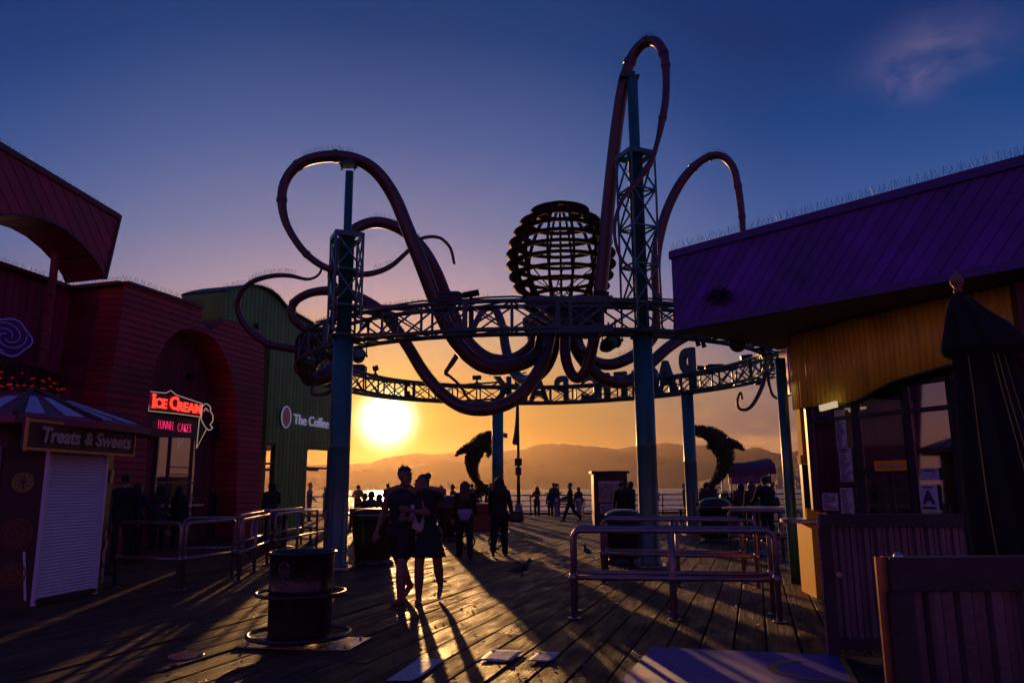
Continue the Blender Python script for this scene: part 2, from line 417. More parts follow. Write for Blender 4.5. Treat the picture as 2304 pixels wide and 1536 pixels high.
def cloth(name, col, rough=.85): return mat('cloth_'+name, col, rough, var=.2, vscale=8, bump=.12, bscale=50)
# tinted glass and a mirror-ish pane
def glassm(name, tint, refl, base=(.01, .008, .014)):
    m = bpy.data.materials.new(name); m.use_nodes = True; t = m.node_tree; t.nodes.clear(); N = t.nodes.new; L = t.links.new
    out = N('ShaderNodeOutputMaterial'); tr = N('ShaderNodeBsdfTransparent'); tr.inputs[0].default_value = (*tint, 1)
    gl = N('ShaderNodeBsdfGlossy'); gl.inputs['Roughness'].default_value = .03; gl.inputs[0].default_value = (.9, .9, .95, 1)
    fr = N('ShaderNodeFresnel'); gg = N('ShaderNodeNewGeometry'); io = N('ShaderNodeMapRange'); L(gg.outputs['Backfacing'], io.inputs[0]); io.inputs[3].default_value = 1.5; io.inputs[4].default_value = 1/1.5; L(io.outputs[0], fr.inputs[0])
    ma = N('ShaderNodeMath'); ma.operation = 'ADD'; ma.use_clamp = True; L(fr.outputs[0], ma.inputs[0]); ma.inputs[1].default_value = refl
    mx = N('ShaderNodeMixShader'); L(ma.outputs[0], mx.inputs[0]); L(tr.outputs[0], mx.inputs[1]); L(gl.outputs[0], mx.inputs[2]); L(mx.outputs[0], out.inputs[0])
    MATS[name] = m; return m
M['glass'] = glassm('clear_glass', (.92, .9, .88), .0)
M['glassd'] = glassm('dark_glass', (.25, .23, .3), .30)
# ------------------------------------------------------------------ setting: deck, sea, beach, hills
def wood_mat():
    m = bpy.data.materials.new('weathered_deck_wood'); m.use_nodes = True; t = m.node_tree; t.nodes.clear(); N = t.nodes.new; L = t.links.new
    out = N('ShaderNodeOutputMaterial'); b = N('ShaderNodeBsdfPrincipled'); L(b.outputs[0], out.inputs[0])
    g = N('ShaderNodeNewGeometry')
    mp = N('ShaderNodeMapping'); mp.vector_type = 'TEXTURE'; mp.inputs['Rotation'].default_value = (0, 0, -PA); L(g.outputs['Position'], mp.inputs[0])
    ri = g.outputs['Random Per Island']
    off = N('ShaderNodeVectorMath'); off.operation = 'ADD'; L(mp.outputs[0], off.inputs[0])
    cm = N('ShaderNodeMath'); cm.operation = 'MULTIPLY'; L(ri, cm.inputs[0]); cm.inputs[1].default_value = 37.0; L(cm.outputs[0], off.inputs[1])
    m2 = N('ShaderNodeMapping'); m2.inputs['Scale'].default_value = (26, 1.1, 1); L(off.outputs[0], m2.inputs[0])
    gr = N('ShaderNodeTexNoise'); gr.inputs['Scale'].default_value = 1.0; gr.inputs['Detail'].default_value = 8; gr.inputs['Roughness'].default_value = .7; gr.inputs['Distortion'].default_value = .6; L(m2.outputs[0], gr.inputs[0])
    m3 = N('ShaderNodeMapping'); m3.inputs['Scale'].default_value = (5, 1.4, 1); L(off.outputs[0], m3.inputs[0])
    st = N('ShaderNodeTexNoise'); st.inputs['Scale'].default_value = 1.0; st.inputs['Detail'].default_value = 6; L(m3.outputs[0], st.inputs[0])
    cr = N('ShaderNodeValToRGB'); e = cr.color_ramp.elements; e[0].position = .3; e[0].color = (.024, .012, .009, 1); e[1].position = .72; e[1].color = (.27, .115, .065, 1); L(gr.outputs[0], cr.inputs[0])
    bright = N('ShaderNodeMapRange'); L(ri, bright.inputs[0]); bright.inputs[3].default_value = .62; bright.inputs[4].default_value = 1.35
    s1 = N('ShaderNodeVectorMath'); s1.operation = 'SCALE'; L(cr.outputs[0], s1.inputs[0]); L(bright.outputs[0], s1.inputs['Scale'])
    sm = N('ShaderNodeMapRange'); L(st.outputs[0], sm.inputs[0]); sm.inputs[1].default_value = .35; sm.inputs[2].default_value = .65; sm.inputs[3].default_value = .6; sm.inputs[4].default_value = 1.25
    s2 = N('ShaderNodeVectorMath'); s2.operation = 'SCALE'; L(s1.outputs[0], s2.inputs[0]); L(sm.outputs[0], s2.inputs['Scale'])
    L(s2.outputs[0], b.inputs['Base Color'])
    # worn, greasy patches are smoother than bare grain
    r0 = N('ShaderNodeMapRange'); L(st.outputs[0], r0.inputs[0]); r0.inputs[1].default_value = .36; r0.inputs[2].default_value = .66; r0.inputs[3].default_value = .42; r0.inputs[4].default_value = .80
    L(r0.outputs[0], b.inputs['Roughness']); b.inputs['Specular IOR Level'].default_value = .13
    fine = N('ShaderNodeTexNoise'); fine.inputs['Scale'].default_value = 42; fine.inputs['Detail'].default_value = 3; L(off.outputs[0], fine.inputs[0])
    b1 = N('ShaderNodeBump'); b1.inputs['Strength'].default_value = 1.0; b1.inputs['Distance'].default_value = .03; L(gr.outputs[0], b1.inputs['Height'])
    b2 = N('ShaderNodeBump'); b2.inputs['Strength'].default_value = .8; b2.inputs['Distance'].default_value = .012; L(fine.outputs[0], b2.inputs['Height']); L(b1.outputs[0], b2.inputs['Normal'])
    b3 = N('ShaderNodeBump'); b3.inputs['Strength'].default_value = .6; b3.inputs['Distance'].default_value = .03; L(st.outputs[0], b3.inputs['Height']); L(b2.outputs[0], b3.inputs['Normal'])
    L(b3.outputs[0], b.inputs['Normal'])
    return m
rd = random.Random(3)
mb = MB(); BW = .305
YE = 46.0
for k in range(-146, 112):
    c0 = k*BW
    # along range clipped to the deck rectangle
    vlo = (-6+c0*math.sin(PA))/math.cos(PA); vhi = (YE+c0*math.sin(PA))/math.cos(PA)
    v = vlo-rd.random()*3
    while v < vhi:
        Lb = rd.choice((3.6, 4.2, 4.8)); v1 = min(v+Lb, vhi)
        xm = (NV*c0+DV*((v+v1)/2)).x
        if v1-v > .3 and -31 < xm < 30:
            gap = .006+rd.random()*.006; z0 = rd.uniform(-.004, .003); tilt = rd.uniform(-.004, .004); cup = rd.uniform(-.002, .004)
            nn_ = 2 if (NV*c0+DV*v).y > 18 else 4
            prof = [(c0+gap, -.05), (c0+gap, z0-.006-tilt)]
            for i in range(nn_+1):
                f_ = i/nn_; prof.append((c0+gap+.007+f_*(BW-2*gap-.014), z0+tilt*(2*f_-1)-cup*(1-(2*f_-1)**2)))
            prof += [(c0+BW-gap, z0-.006+tilt), (c0+BW-gap, -.05)]
            a = [NV*p+DV*v+UP*z for p, z in prof]; b = [NV*p+DV*(v1-.006)+UP*z for p, z in prof]; n = len(a)
            mb.add(a+b, [(i, i+1, i+1+n, i+n) for i in range(n-1)]+[tuple(reversed(range(n))), tuple(range(n, 2*n))])
            ym = (NV*c0+DV*v).y
            if ym < 17 and v1-v > .3:
                # pairs of proud nail heads over each joist
                vv = math.ceil(v/.62)*.62
                while vv < v1:
                    for f_ in (.22, .78):
                        q = NV*(c0+BW*f_+rd.uniform(-.01, .01))+DV*(vv+rd.uniform(-.012, .012)); rr_ = rd.uniform(.006, .009)
                        if 4 < q.y < 17 and abs(q.x) < q.y*.8:
                            ring_ = [q+Vector((math.cos(t_)*rr_, math.sin(t_)*rr_, .004)) for t_ in (0, 1.05, 2.09, 3.14, 4.19, 5.24)]; mb.add(ring_+[q+UP*.0065], [(i, (i+1) % 6, 6) for i in range(6)])
                    vv += .62
        v = v1 if v1 > v+.01 else v+1
deck = mb.build('pier_deck', wood_mat(), origin=(0, 0, 0)); tag(deck, kind='structure')
mb = MB(); mb.box((0, 20, -.16), (62, 52, .12))
for i in range(-30, 31, 3): mb.box((i, 20, -.4), (.3, 52, .36))
mb.box((0, YE+.1, -.14), (62, .2, .5))
for i in range(-30, 31, 6):
    for j in (45, 38): mb.tube([(i, j, -.5), (i, j, -7.5)], .2, 10)
tag(mb.build('pier_substructure', M['wood'], origin=(0, 20, -.3)), kind='structure')

def sea_mat():
    m = bpy.data.materials.new('evening_sea'); m.use_nodes = True; t = m.node_tree; t.nodes.clear(); N = t.nodes.new; L = t.links.new
    out = N('ShaderNodeOutputMaterial'); b = N('ShaderNodeBsdfPrincipled'); L(b.outputs[0], out.inputs[0])
    g = N('ShaderNodeNewGeometry')
    mp = N('ShaderNodeMapping'); mp.inputs['Scale'].default_value = (.05, .16, 1); L(g.outputs['Position'], mp.inputs[0])
    n1 = N('ShaderNodeTexNoise'); n1.inputs['Scale'].default_value = 1; n1.inputs['Detail'].default_value = 8; n1.inputs['Roughness'].default_value = .62; L(mp.outputs[0], n1.inputs[0])
    mq = N('ShaderNodeMapping'); mq.inputs['Scale'].default_value = (.5, .9, 1); L(g.outputs['Position'], mq.inputs[0])
    n2 = N('ShaderNodeTexNoise'); n2.inputs['Scale'].default_value = 1; n2.inputs['Detail'].default_value = 5; L(mq.outputs[0], n2.inputs[0])
    # foam streaks of the breakers close to the pier
    mf = N('ShaderNodeMapping'); mf.inputs['Scale'].default_value = (.012, .075, 1); mf.inputs['Rotation'].default_value = (0, 0, R(6)); L(g.outputs['Position'], mf.inputs[0])
    nf = N('ShaderNodeTexNoise'); nf.inputs['Scale'].default_value = 1; nf.inputs['Detail'].default_value = 7; nf.inputs['Roughness'].default_value = .6; L(mf.outputs[0], nf.inputs[0])
    fm = N('ShaderNodeMapRange'); L(nf.outputs[0], fm.inputs[0]); fm.inputs[1].default_value = .48; fm.inputs[2].default_value = .60
    sp = N('ShaderNodeSeparateXYZ'); L(g.outputs['Position'], sp.inputs[0])
    fd = N('ShaderNodeMapRange'); L(sp.outputs[1], fd.inputs[0]); fd.inputs[1].default_value = 260; fd.inputs[2].default_value = 1100; fd.inputs[3].default_value = .85; fd.inputs[4].default_value = 0
    mm = N('ShaderNodeMath'); mm.operation = 'MULTIPLY'; L(fm.outputs[0], mm.inputs[0]); L(fd.outputs[0], mm.inputs[1])
    mx = N('ShaderNodeMix'); mx.data_type = 'RGBA'; L(mm.outputs[0], mx.inputs[0]); mx.inputs[6].default_value = (.03, .05, .11, 1); mx.inputs[7].default_value = (.62, .62, .70, 1)
    L(mx.outputs[2], b.inputs['Base Color'])
    rg = N('ShaderNodeMapRange'); L(mm.outputs[0], rg.inputs[0]); rg.inputs[3].default_value = .16; rg.inputs[4].default_value = .8
    L(rg.outputs[0], b.inputs['Roughness'])
    b1 = N('ShaderNodeBump'); b1.inputs['Strength'].default_value = 1.0; b1.inputs['Distance'].default_value = 3.0; L(n1.outputs[0], b1.inputs['Height'])
    b2 = N('ShaderNodeBump'); b2.inputs['Strength'].default_value = 1.0; b2.inputs['Distance'].default_value = .35; L(n2.outputs[0], b2.inputs['Height']); L(b1.outputs[0], b2.inputs['Normal'])
    L(b2.outputs[0], b.inputs['Normal'])
    return m
ZS = -6.0
mb = MB()
mb.add([(-14000, -300, ZS), (14000, -300, ZS), (14000, 15000, ZS), (-14000, 15000, ZS)], [(0, 1, 2, 3)])
tag(mb.build('sea', sea_mat(), origin=(0, 0, ZS)), kind='structure')

# beach curving away on the right
sand = mat('wet_sand', (.22, .15, .12), .75, var=.25, vscale=.05, bump=.3, bscale=.8)
shore = [gnd(1640, 1165, ZS), gnd(1690, 1146, ZS), gnd(1735, 1128, ZS), gnd(1752, 1117, ZS), gnd(1790, 1108, ZS), gnd(1850, 1103.5, ZS), gnd(1820, 1099.5, ZS)]
mb = MB(); vs = []
for p in [Vector((60, 60, ZS))]+shore:
    vs += [p+UP*.02, p+Vector((10+p.y*.02, 0, .8)), p+Vector((40+p.y*.5, p.y*.1, 2.5))]
n = len(vs)//3
mb.add(vs, [(3*i+j, 3*i+3+j, 3*i+4+j, 3*i+1+j) for i in range(n-1) for j in (0, 1)], True)
tag(mb.build('beach', sand, origin=(100, 200, ZS)), kind='structure')

def hills(name, sil, Dr, width, col, seed, rough=60, step=5, base=ZS-2):
    from mathutils import noise
    sp = spline([(float(a), float(b)) for a, b in sil], max(2, int(20)))
    vs = []; rows = 9; cols = []
    xs = []; x = sil[0][0]
    while x <= sil[-1][0]: xs.append(x); x += step
    j = 0
    for x in xs:
        while j < len(sp)-2 and sp[j+1][0] < x: j += 1
        (x0, y0), (x1, y1) = sp[j], sp[j+1]; f_ = (x-x0)/max(x1-x0, 1e-6); y = y0+(y1-y0)*f_
        y += noise.noise(Vector((x*.035, seed, 0)))*1.6+noise.noise(Vector((x*.13, seed, 5)))*.7
        top = at(x, y, Dr+noise.noise(Vector((x*.004, seed, 9)))*width*.2); cols.append(top)
        H = top.z-base
        for i in range(rows):
            t_ = i/(rows-1); p = Vector((top.x, top.y, 0))*(1-t_*width/Dr)
            rv = noise.fractal(Vector((x*.02, t_*2.5, seed)), .8, 2.1, 4)
            vs.append((p.x, p.y+rv*width*.1, base+H*((1-t_)**1.15)*(1+rv*.22*math.sin(PI*t_))))
        vs.append((top.x*1.1, top.y*1.1, base))
    n = rows+1; fs = []
    for i in range(len(xs)-1):
        for k in range(rows-1): fs.append((i*n+k, i*n+k+1, (i+1)*n+k+1, (i+1)*n+k))
        fs.append((i*n, (i+1)*n, (i+1)*n+rows, i*n+rows))
    mb = MB(); mb.add(vs, fs, True)
    hm = mat(name+'_scrub', col, .9, var=.4, vscale=.004, bump=0)
    o = mb.build(name, hm, origin=(0, Dr, base)); return tag(o, kind='structure')
hills('mountains', [(-300, 1064), (400, 1052), (700, 1046), (790, 1043), (830, 1040), (870, 1030), (900, 1025), (945, 1019), (985, 1022), (1030, 1014), (1050, 1012), (1110, 1018), (1150, 1012), (1175, 1010), (1200, 1003), (1215, 999), (1250, 998), (1300, 1001), (1335, 1003), (1380, 1009), (1400, 1008), (1430, 1004), (1470, 998), (1500, 997), (1540, 1003), (1580, 1000), (1620, 1003), (1650, 1005), (1680, 1010), (1703, 1005), (1740, 1017), (1762, 1021), (1800, 1012), (1900, 1004), (2400, 990)], 9500, 2500, (.02, .017, .014), 1)
hills('foothills', [(-300, 1074), (600, 1070), (760, 1064), (830, 1056), (900, 1048), (960, 1040), (1010, 1036), (1080, 1044), (1180, 1040), (1280, 1048), (1380, 1042), (1480, 1046), (1560, 1038), (1660, 1044), (1800, 1038), (2400, 1030)], 7200, 1800, (.018, .015, .013), 4)
hills('headland', [(1540, 1096), (1590, 1078), (1625, 1066), (1650, 1056), (1690, 1051), (1730, 1046), (1770, 1044), (1800, 1042), (1900, 1036), (2400, 1020)], 4200, 1500, (.009, .008, .008), 9)
# low town behind the beach: small houses with a few lit windows
mbh = MB(); mbl = MB()
for i in range(46):
    x = 1700+rd.random()*130; D = 2300+rd.random()*500; p = at(x, 1094, D); w = 9+rd.random()*16; h = 2+rd.random()*4
    z = 1.0+rd.random()*6+max(0, (x-1720))*.35*rd.random()
    mbh.box((p.x, D, z+h/2-4), (w, 12, h+8))
    if rd.random() < .35: mbl.box((p.x+rd.uniform(-w/3, w/3), D-6.2, z+h*.4), (2.6, .3, 2.0))
town = mbh.build('distant_town', M['concrete'], origin=(at(1760, 1094, 2500).x, 2500, 0))
tag(town, 'hazy far-off seaside town strung below the dark headland', 'town', kind='stuff')
mbl.build('lit_window', mat('town_light', (.9, .8, .7), .5, emit=(1, .8, .6), es=2.2, bump=0), town)['kind'] = 'stuff'

hz = bpy.data.meshes.new('haze')
mb = MB(); mb.box((0, 5900, 290), (26000, 16200, 600))
hzo = mb.build('haze', None, origin=(0, 0, 0)); tag(hzo, kind='stuff')
vm = bpy.data.materials.new('evening_haze'); vm.use_nodes = True; t = vm.node_tree; t.nodes.clear()
o_ = t.nodes.new('ShaderNodeOutputMaterial'); v_ = t.nodes.new('ShaderNodeVolumePrincipled'); t.links.new(v_.outputs[0], o_.inputs['Volume'])
v_.inputs['Color'].default_value = (.95, .72, .50, 1); v_.inputs['Density'].default_value = 2.0e-5; v_.inputs['Anisotropy'].default_value = .75
hzo.data.materials.append(vm)
HAZE = hzo

# ------------------------------------------------------------------ railing at the pier's end
# grit, crumbs and splinters trodden into the planks: nobody could count them
mbd = MB(); rg_ = random.Random(21)
for i in range(1500):
    y = 5.5+22*rg_.random()**1.6; x = rg_.uniform(-.45, .42)*y; s_ = rg_.uniform(.004, .016)*(1+y*.03); a = rg_.uniform(0, PI)
    c = Vector((x, y, .006)); u = Vector((math.cos(a), math.sin(a), 0)); w = Vector((-u.y, u.x, 0))
    mbd.add([c-u*s_*1.6, c+w*s_*.6, c+u*s_*1.5, c-w*s_*.7, c+UP*s_*rg_.uniform(.4, 1.1)], [(0, 1, 4), (1, 2, 4), (2, 3, 4), (3, 0, 4)])
tag(mbd.build('litter_crumbs', mat('crumbs', (.16, .10, .07), .45, var=.6, vscale=30, bump=0), origin=(0, 10, 0)), 'fine grit and crumbs scattered over the planks', 'debris', kind='stuff')
YR = 44.6
rail = empty('pier_railing', (0, YR, 0), 'dark four-rail pipe railing along the seaward end of the pier', 'railing')
mb = MB()
for z in (1.10, .80, .50, .22): mb.tube([(-30, YR, z), (24, YR, z)], .035 if z > 1 else .022, 8)
mb.build('rails', M['black'], rail)
for i in range(22):
    x = -29+i*2.5; mb = MB(); mb.tube([(x, YR, 0), (x, YR, 1.09)], .04, 8); mb.box((x, YR, .02), (.22, .22, .03)); mb.build('post', M['black'], rail)
# ------------------------------------------------------------------ the ring truss over the entrance
RING = [(.9, 15.2), (3.4, 15.6), (5.7, 17.2), (7.1, 20.0), (7.1, 22.9), (5.9, 25.4), (4.0, 27.3), (1.5, 28.4), (-1.4, 28.1), (-4.0, 26.5), (-5.3, 23.8), (-5.6, 21.0), (-4.8, 18.2), (-3.25, 16.3), (-1.2, 15.35)]
RZ0, RZ1, RW = 4.60, 5.18, .52
cl = [Vector((a, b, 0)) for a, b in spline(RING, 8, True)]
cen = sum(cl, Vector())/len(cl)
# even spacing
def resample(pts, n, closed=True):
    P = pts+[pts[0]] if closed else pts
    L = [0]
    for a, b in zip(P, P[1:]): L.append(L[-1]+(b-a).length)
    out = []; j = 0
    for i in range(n):
        s_ = L[-1]*i/(n if closed else n-1)
        while j < len(L)-2 and L[j+1] < s_: j += 1
        f_ = (s_-L[j])/max(L[j+1]-L[j], 1e-9); out.append(P[j].lerp(P[j+1], f_))
    return out
NB = 46
cp = resample(cl, NB*2)
def ringn(i):
    a, b = cp[(i-1) % len(cp)], cp[(i+1) % len(cp)]; t_ = (b-a).normalized(); n = Vector((t_.y, -t_.x, 0))
    return n if n.dot(cp[i % len(cp)]-cen) > 0 else -n
inn = [cp[i]-ringn(i)*RW/2 for i in range(len(cp))]; outr = [cp[i]+ringn(i)*RW/2 for i in range(len(cp))]
ring = empty('ring_truss', (cen.x, cen.y, RZ0), 'dark teal ring of lattice truss spanning the pier entrance on columns', 'truss')
for nm, pl, z in (('outer', outr, RZ1), ('inner', inn, RZ1), ('outer', outr, RZ0), ('inner', inn, RZ0)):
    MB().tube([p+UP*z for p in pl], .048, 8, closed=True).build('chord', M['tealdark'], ring)
mb = MB(); mu = MB()
for i in range(NB):
    j = 2*i; k = (j+2) % len(cp)
    for pl in (outr, inn):
        w = .10 if i % 4 == 0 else .05
        MB().bar(pl[j]+UP*RZ0, pl[j]+UP*RZ1, w, w).build('upright', M['tealdark'], ring)
        mb.bar(pl[j]+UP*RZ0, pl[k]+UP*RZ1, .034); mb.bar(pl[j]+UP*RZ1, pl[k]+UP*RZ0, .034)
    for z in (RZ0, RZ1):
        mb.bar(inn[j]+UP*z, outr[j]+UP*z, .045); mb.bar(inn[j]+UP*z, outr[k]+UP*z, .03)
mb.build('cross_bracing', M['tealdark'], ring)
# thick electric cable clipped along the top
mb = MB(); mb.tube([outr[i]+UP*(RZ1+.07+.02*math.sin(i*1.7)) for i in range(len(cp))], .02, 6, closed=True); mb.build('cable', M['black'], ring)

def spikes(mb, pts, per=.055, h=.11, lean=.6, r=.0022, side=None, rr=None):
    """anti-bird wires fanning out of a strip along a path"""
    rr = rr or rd
    pts = [Vector(p) for p in pts]
    for a, b in zip(pts, pts[1:]):
        L = (b-a).length; n = max(1, int(L/per)); d = (b-a).normalized()
        s_ = Vector((d.y, -d.x, 0)); s_ = s_.normalized() if s_.length > .1 else Vector((1, 0, 0))
        for i in range(n):
            p = a.lerp(b, (i+.5)/n)
            for sg in (-1, 1):
                tip = p+UP*h*rr.uniform(.85, 1.05)+s_*sg*h*lean*.6+d*h*rr.uniform(-.35, .35)
                mb.tube([p, tip], r, 3, caps=False, smooth=False)
for lo, hi in ((84, 90), (79, 82), (38, 42), (45, 49), (51, 56), (58, 62), (24, 31)):
    mb = MB(); spikes(mb, [outr[i % len(cp)]+UP*(RZ1+.04) for i in range(lo, hi)], r=.003); mb.build('bird_spikes', M['wire'], ring)

# ------------------------------------------------------------------ columns
def column(name, x, y, r, label, rtop=None, ztop=None, tower=None, zc=RZ0, group=None):
    root = empty(name, (x, y, 0), label, 'column', group)
    mb = MB(); mb.box((x, y, .02), (r*3.2, r*3.2, .04))
    for sx_ in (-1, 1):
        for sy_ in (-1, 1): mb.tube([(x+sx_*r*1.35, y+sy_*r*1.35, .03), (x+sx_*r*1.35, y+sy_*r*1.35, .09)], .022, 6)
    mb.build('base_plate', M['steel'], root)
    mb = MB(); mb.lathe([(r+.03, .04), (r+.03, .06), (r, .12), (r, 2.3), (r+.004, 2.31), (r+.004, 2.34), (r, 2.35), (r, zc-.04)], (x, y, 0), 36); mb.build('shaft', M['teal'], root)
    mb = MB(); mb.lathe([(r, zc-.05), (r*1.5, zc-.05), (r*1.5, zc-.01), (r, zc-.01)], (x, y, 0), 24, False)
    for k in range(4):
        a = PI/4+k*PI/2; mb.bar((x, y, zc-.18), (x+math.cos(a)*r*1.45, y+math.sin(a)*r*1.45, zc-.05), .02, .08)
    # struts tying the column head to the ring
    near = sorted(range(len(cp)), key=lambda i: (cp[i]-Vector((x, y, 0))).length)[0]
    for z in (RZ0, RZ1):
        for dlt in (-3, 0, 3):
            for pl in (inn, outr):
                mb.bar((x, y, z), pl[(near+dlt) % len(cp)]+UP*z, .05)
    mb.build('head_bracket', M['tealdark'], root)
    if ztop:
        mb = MB(); mb.lathe([(rtop[0], zc-.01), (rtop[0], tower[1]), (rtop[0]*1.2, tower[1]), (rtop[0]*1.2, tower[1]+.03), (rtop[1], tower[1]+.03), (rtop[1], ztop)], (x, y, 0), 28); mb.build('upper_shaft', M['teal'], root)
        w, zt = tower; w /= 2; z0 = RZ1; ang = R(24); cs = []
        for k in range(4):
            a = ang+PI/4+k*PI/2; cs.append(Vector((x+math.cos(a)*w*1.32, y+math.sin(a)*w*1.32, 0)))
        mb = MB()
        for c_ in cs: mb.bar(c_+UP*(z0-.55), c_+UP*zt, .042)
        nbay = max(2, round((zt-z0)/.78)); hb = (zt-z0)/nbay
        for b_ in range(nbay+1):
            z = z0+b_*hb
            for k in range(4):
                a, b = cs[k], cs[(k+1) % 4]; mb.bar(a+UP*z, b+UP*z, .055 if b_ == nbay else .035, .10 if b_ == nbay else .035)
                if b_ < nbay:
                    mb.bar(a+UP*z, b+UP*(z+hb), .032)
                    if (b_+k) % 2 == 0 or nbay < 3: mb.bar(b+UP*z, a+UP*(z+hb), .032)
                mb.bar(a+UP*z, (x, y, z), .03)
        mb.build('lattice_tower', M['teal'], root)
    return root
colL = column('support_column', -3.44, 15.4, .205, 'near teal column on the left, against the sun beside the coffee shop', (.15, .085), 8.14, (.60, 6.68), group='columns holding up the ring truss')
colR = column('support_column', 2.66, 15.4, .195, 'tallest teal column, rising through a lattice tower right of the cage head', (.15, .115), 10.25, (.62, 8.46), group='columns holding up the ring truss')
colBL = column('support_column', -.52, 26.9, .20, 'far teal column standing in front of the left leafy dolphin', group='columns holding up the ring truss')
colBR = column('support_column', 5.78, 25.3, .20, 'far teal column standing in front of the right leafy dolphin', group='columns holding up the ring truss')

# ------------------------------------------------------------------ octopus
OX, OY = at(1262, 600, 17.5).x, 17.5
octo = empty('octopus_sculpture', (OX, OY, 4.9), 'giant maroon octopus sculpture with open ringed head and looping pipe tentacles', 'sculpture')
ringdat = [(462, .31), (476, .68), (501, .93), (525, 1.08), (549, 1.19), (574, 1.25), (598, 1.25), (623, 1.19), (647, 1.10), (672, .93), (692, .84), (716, .80)]
prof = []
for yy, rr_ in ringdat:
    rr_ *= 1.04
    z = at(1258, yy, OY).z; prof.append((rr_, z))
    w = .22; mb = MB()
    sec = [(0, .006), (.35, .018), (.75, .018), (1.0, .0), (.75, -.018), (.35, -.018)]
    if rr_ < .4: mb.lathe([(.001, .03+z), (rr_*.6, .025+z), (rr_, z), (rr_*.6, z-.02), (.001, z-.03)], (OX, OY, 0), 32)
    else:
        pts = [(rr_-w*1.35+w*1.35*a, z+b) for a, b in sec]; pts.append(pts[0]); mb.lathe(pts, (OX, OY, 0), 48, cap=False)
    mb.build('head_ring', M['cage'], octo)
for k in range(12):
    a = 2*PI*k/12+.2; d = Vector((math.cos(a), math.sin(a), 0)); mb = MB()
    for (r0, z0), (r1, z1) in zip(prof, prof[1:]):
        p = Vector((OX, OY, z0))+d*max(r0-.17, .05); q = Vector((OX, OY, z1))+d*max(r1-.17, .05); mb.bar(p, q, .04, .085, up=d)
    mb.build('head_rib', M['cage'], octo)
mb = MB()
zc0, zc1 = prof[-1][1], prof[0][1]
for k in range(6):
    a = 2*PI*k/6; b = a+PI*.85
    mb.bar((OX+math.cos(a)*.75, OY+math.sin(a)*.75, zc0+.1), (OX+math.cos(b)*.8, OY+math.sin(b)*.8, zc0+1.1), .022)
mb.tube([(OX, OY, 5.0), (OX, OY, zc1)], .028, 8); mb.build('inner_rods', M['cage'], octo)
mb = MB(); zt = at(1258, 716, OY).z
mb.lathe([(.3, 5.02), (.78, 5.02), (.88, 5.06), (.88, 5.22), (.92, 5.24), (.92, 5.36), (.85, 5.40), (.85, zt+.02), (.4, zt+.06)], (OX, OY, 0), 40, False); mb.build('hub', M['cage'], octo)
mb = MB()
for sx_ in (-.62, .62):
    for z in (RZ0, RZ1-.02):
        mb.bar((OX+sx_, 14.95, z), (OX+sx_, OY+.9, z), .09, .12)
for sy_ in (15.0, 15.5, 16.4, OY, 18.3): mb.bar((OX-.8, sy_, RZ1-.08), (OX+.8, sy_, RZ1-.08), .07, .10)
mb.bar((OX-.85, 14.93, RZ1+.02), (OX+.85, 14.93, RZ1+.02), .06, .14); mb.bar((OX-.85, 14.93, RZ0), (OX+.85, 14.93, RZ0), .06, .14)
for k in range(13):
    for z in (RZ1+.02, RZ0): mb.sphere((OX-.78+k*.13, 14.89, z), .016, 4)
mb.bar((OX-.8, 14.95, RZ1), (OX-.1, 14.95, RZ0), .05); mb.bar((OX+.8, 14.95, RZ1), (OX+.1, 14.95, RZ0), .05); mb.bar((OX, 14.93, RZ0), (OX, 14.93, RZ1), .07)
mb.build('platform_frame', M['tealdark'], octo)

def tentacle(pts, bands=(), spk=()):
    """pts: (photo x, photo y, distance, radius in photo pixels)"""
    sp = spline([tuple(map(float, p)) for p in pts], 9)
    P = []; Rr = []
    for x, y, D, r in sp:
        p = at(x, y, D); P.append(p); Rr.append(r*D/ray(x, y).y/F)
    mb = MB(); mb.tube(P, Rr, 18); mb.sphere(P[-1], Rr[-1]*1.1, 6)
    t_ = mb.build('tentacle', M['tent'], octo)
    for f_ in bands:
        i = min(len(P)-2, max(1, int(f_*(len(P)-1)))); d = (P[i+1]-P[i-1]).normalized()
        b = MB(); ww = Rr[i]*.45
        b.tube([P[i]-d*ww, P[i]-d*ww*.9, P[i]+d*ww*.9, P[i]+d*ww], [Rr[i]*.9, Rr[i]*1.16, Rr[i]*1.16, Rr[i]*.9], 18, smooth=False); b.build('collar', M['tent'], t_)
    if spk:
        for f0, f1 in spk:
            b = MB(); i0, i1 = int(f0*(len(P)-1)), int(f1*(len(P)-1))
            spikes(b, [P[i]+UP*Rr[i]*.95 for i in range(i0, max(i1, i0+1)+1)], per=.05, h=.13, r=.0028, lean=.45)
            b.build('bird_spikes', M['wire'], t_)
    return t_
tentacle([(1228, 752, 17.2, 14), (1218, 785, 17.0, 15), (1180, 815, 16.8, 16), (1110, 828, 16.6, 16), (1060, 806, 16.5, 16), (1018, 757, 16.4, 16), (985, 690, 16.3, 16), (950, 600, 16.1, 16), (915, 510, 16.0, 15.5), (885, 440, 15.9, 15), (845, 385, 15.7, 14.5), (795, 357, 15.45, 13.5), (735, 352, 15.3, 13), (680, 366, 15.3, 12), (645, 402, 15.3, 11), (634, 450, 15.3, 10.5), (647, 510, 15.3, 8.5), (690, 572, 15.3, 8), (745, 607, 15.3, 7.5), (810, 618, 15.6, 7), (870, 604, 15.9, 6), (915, 568, 16.3, 5), (945, 538, 16.6, 4.2), (985, 534, 16.8, 3.8), (1012, 556, 16.9, 3.4), (1022, 592, 16.9, 3.0)], (.47, .53, .60, .68), ((.44, .52), (.86, .88), (.78, .81)))
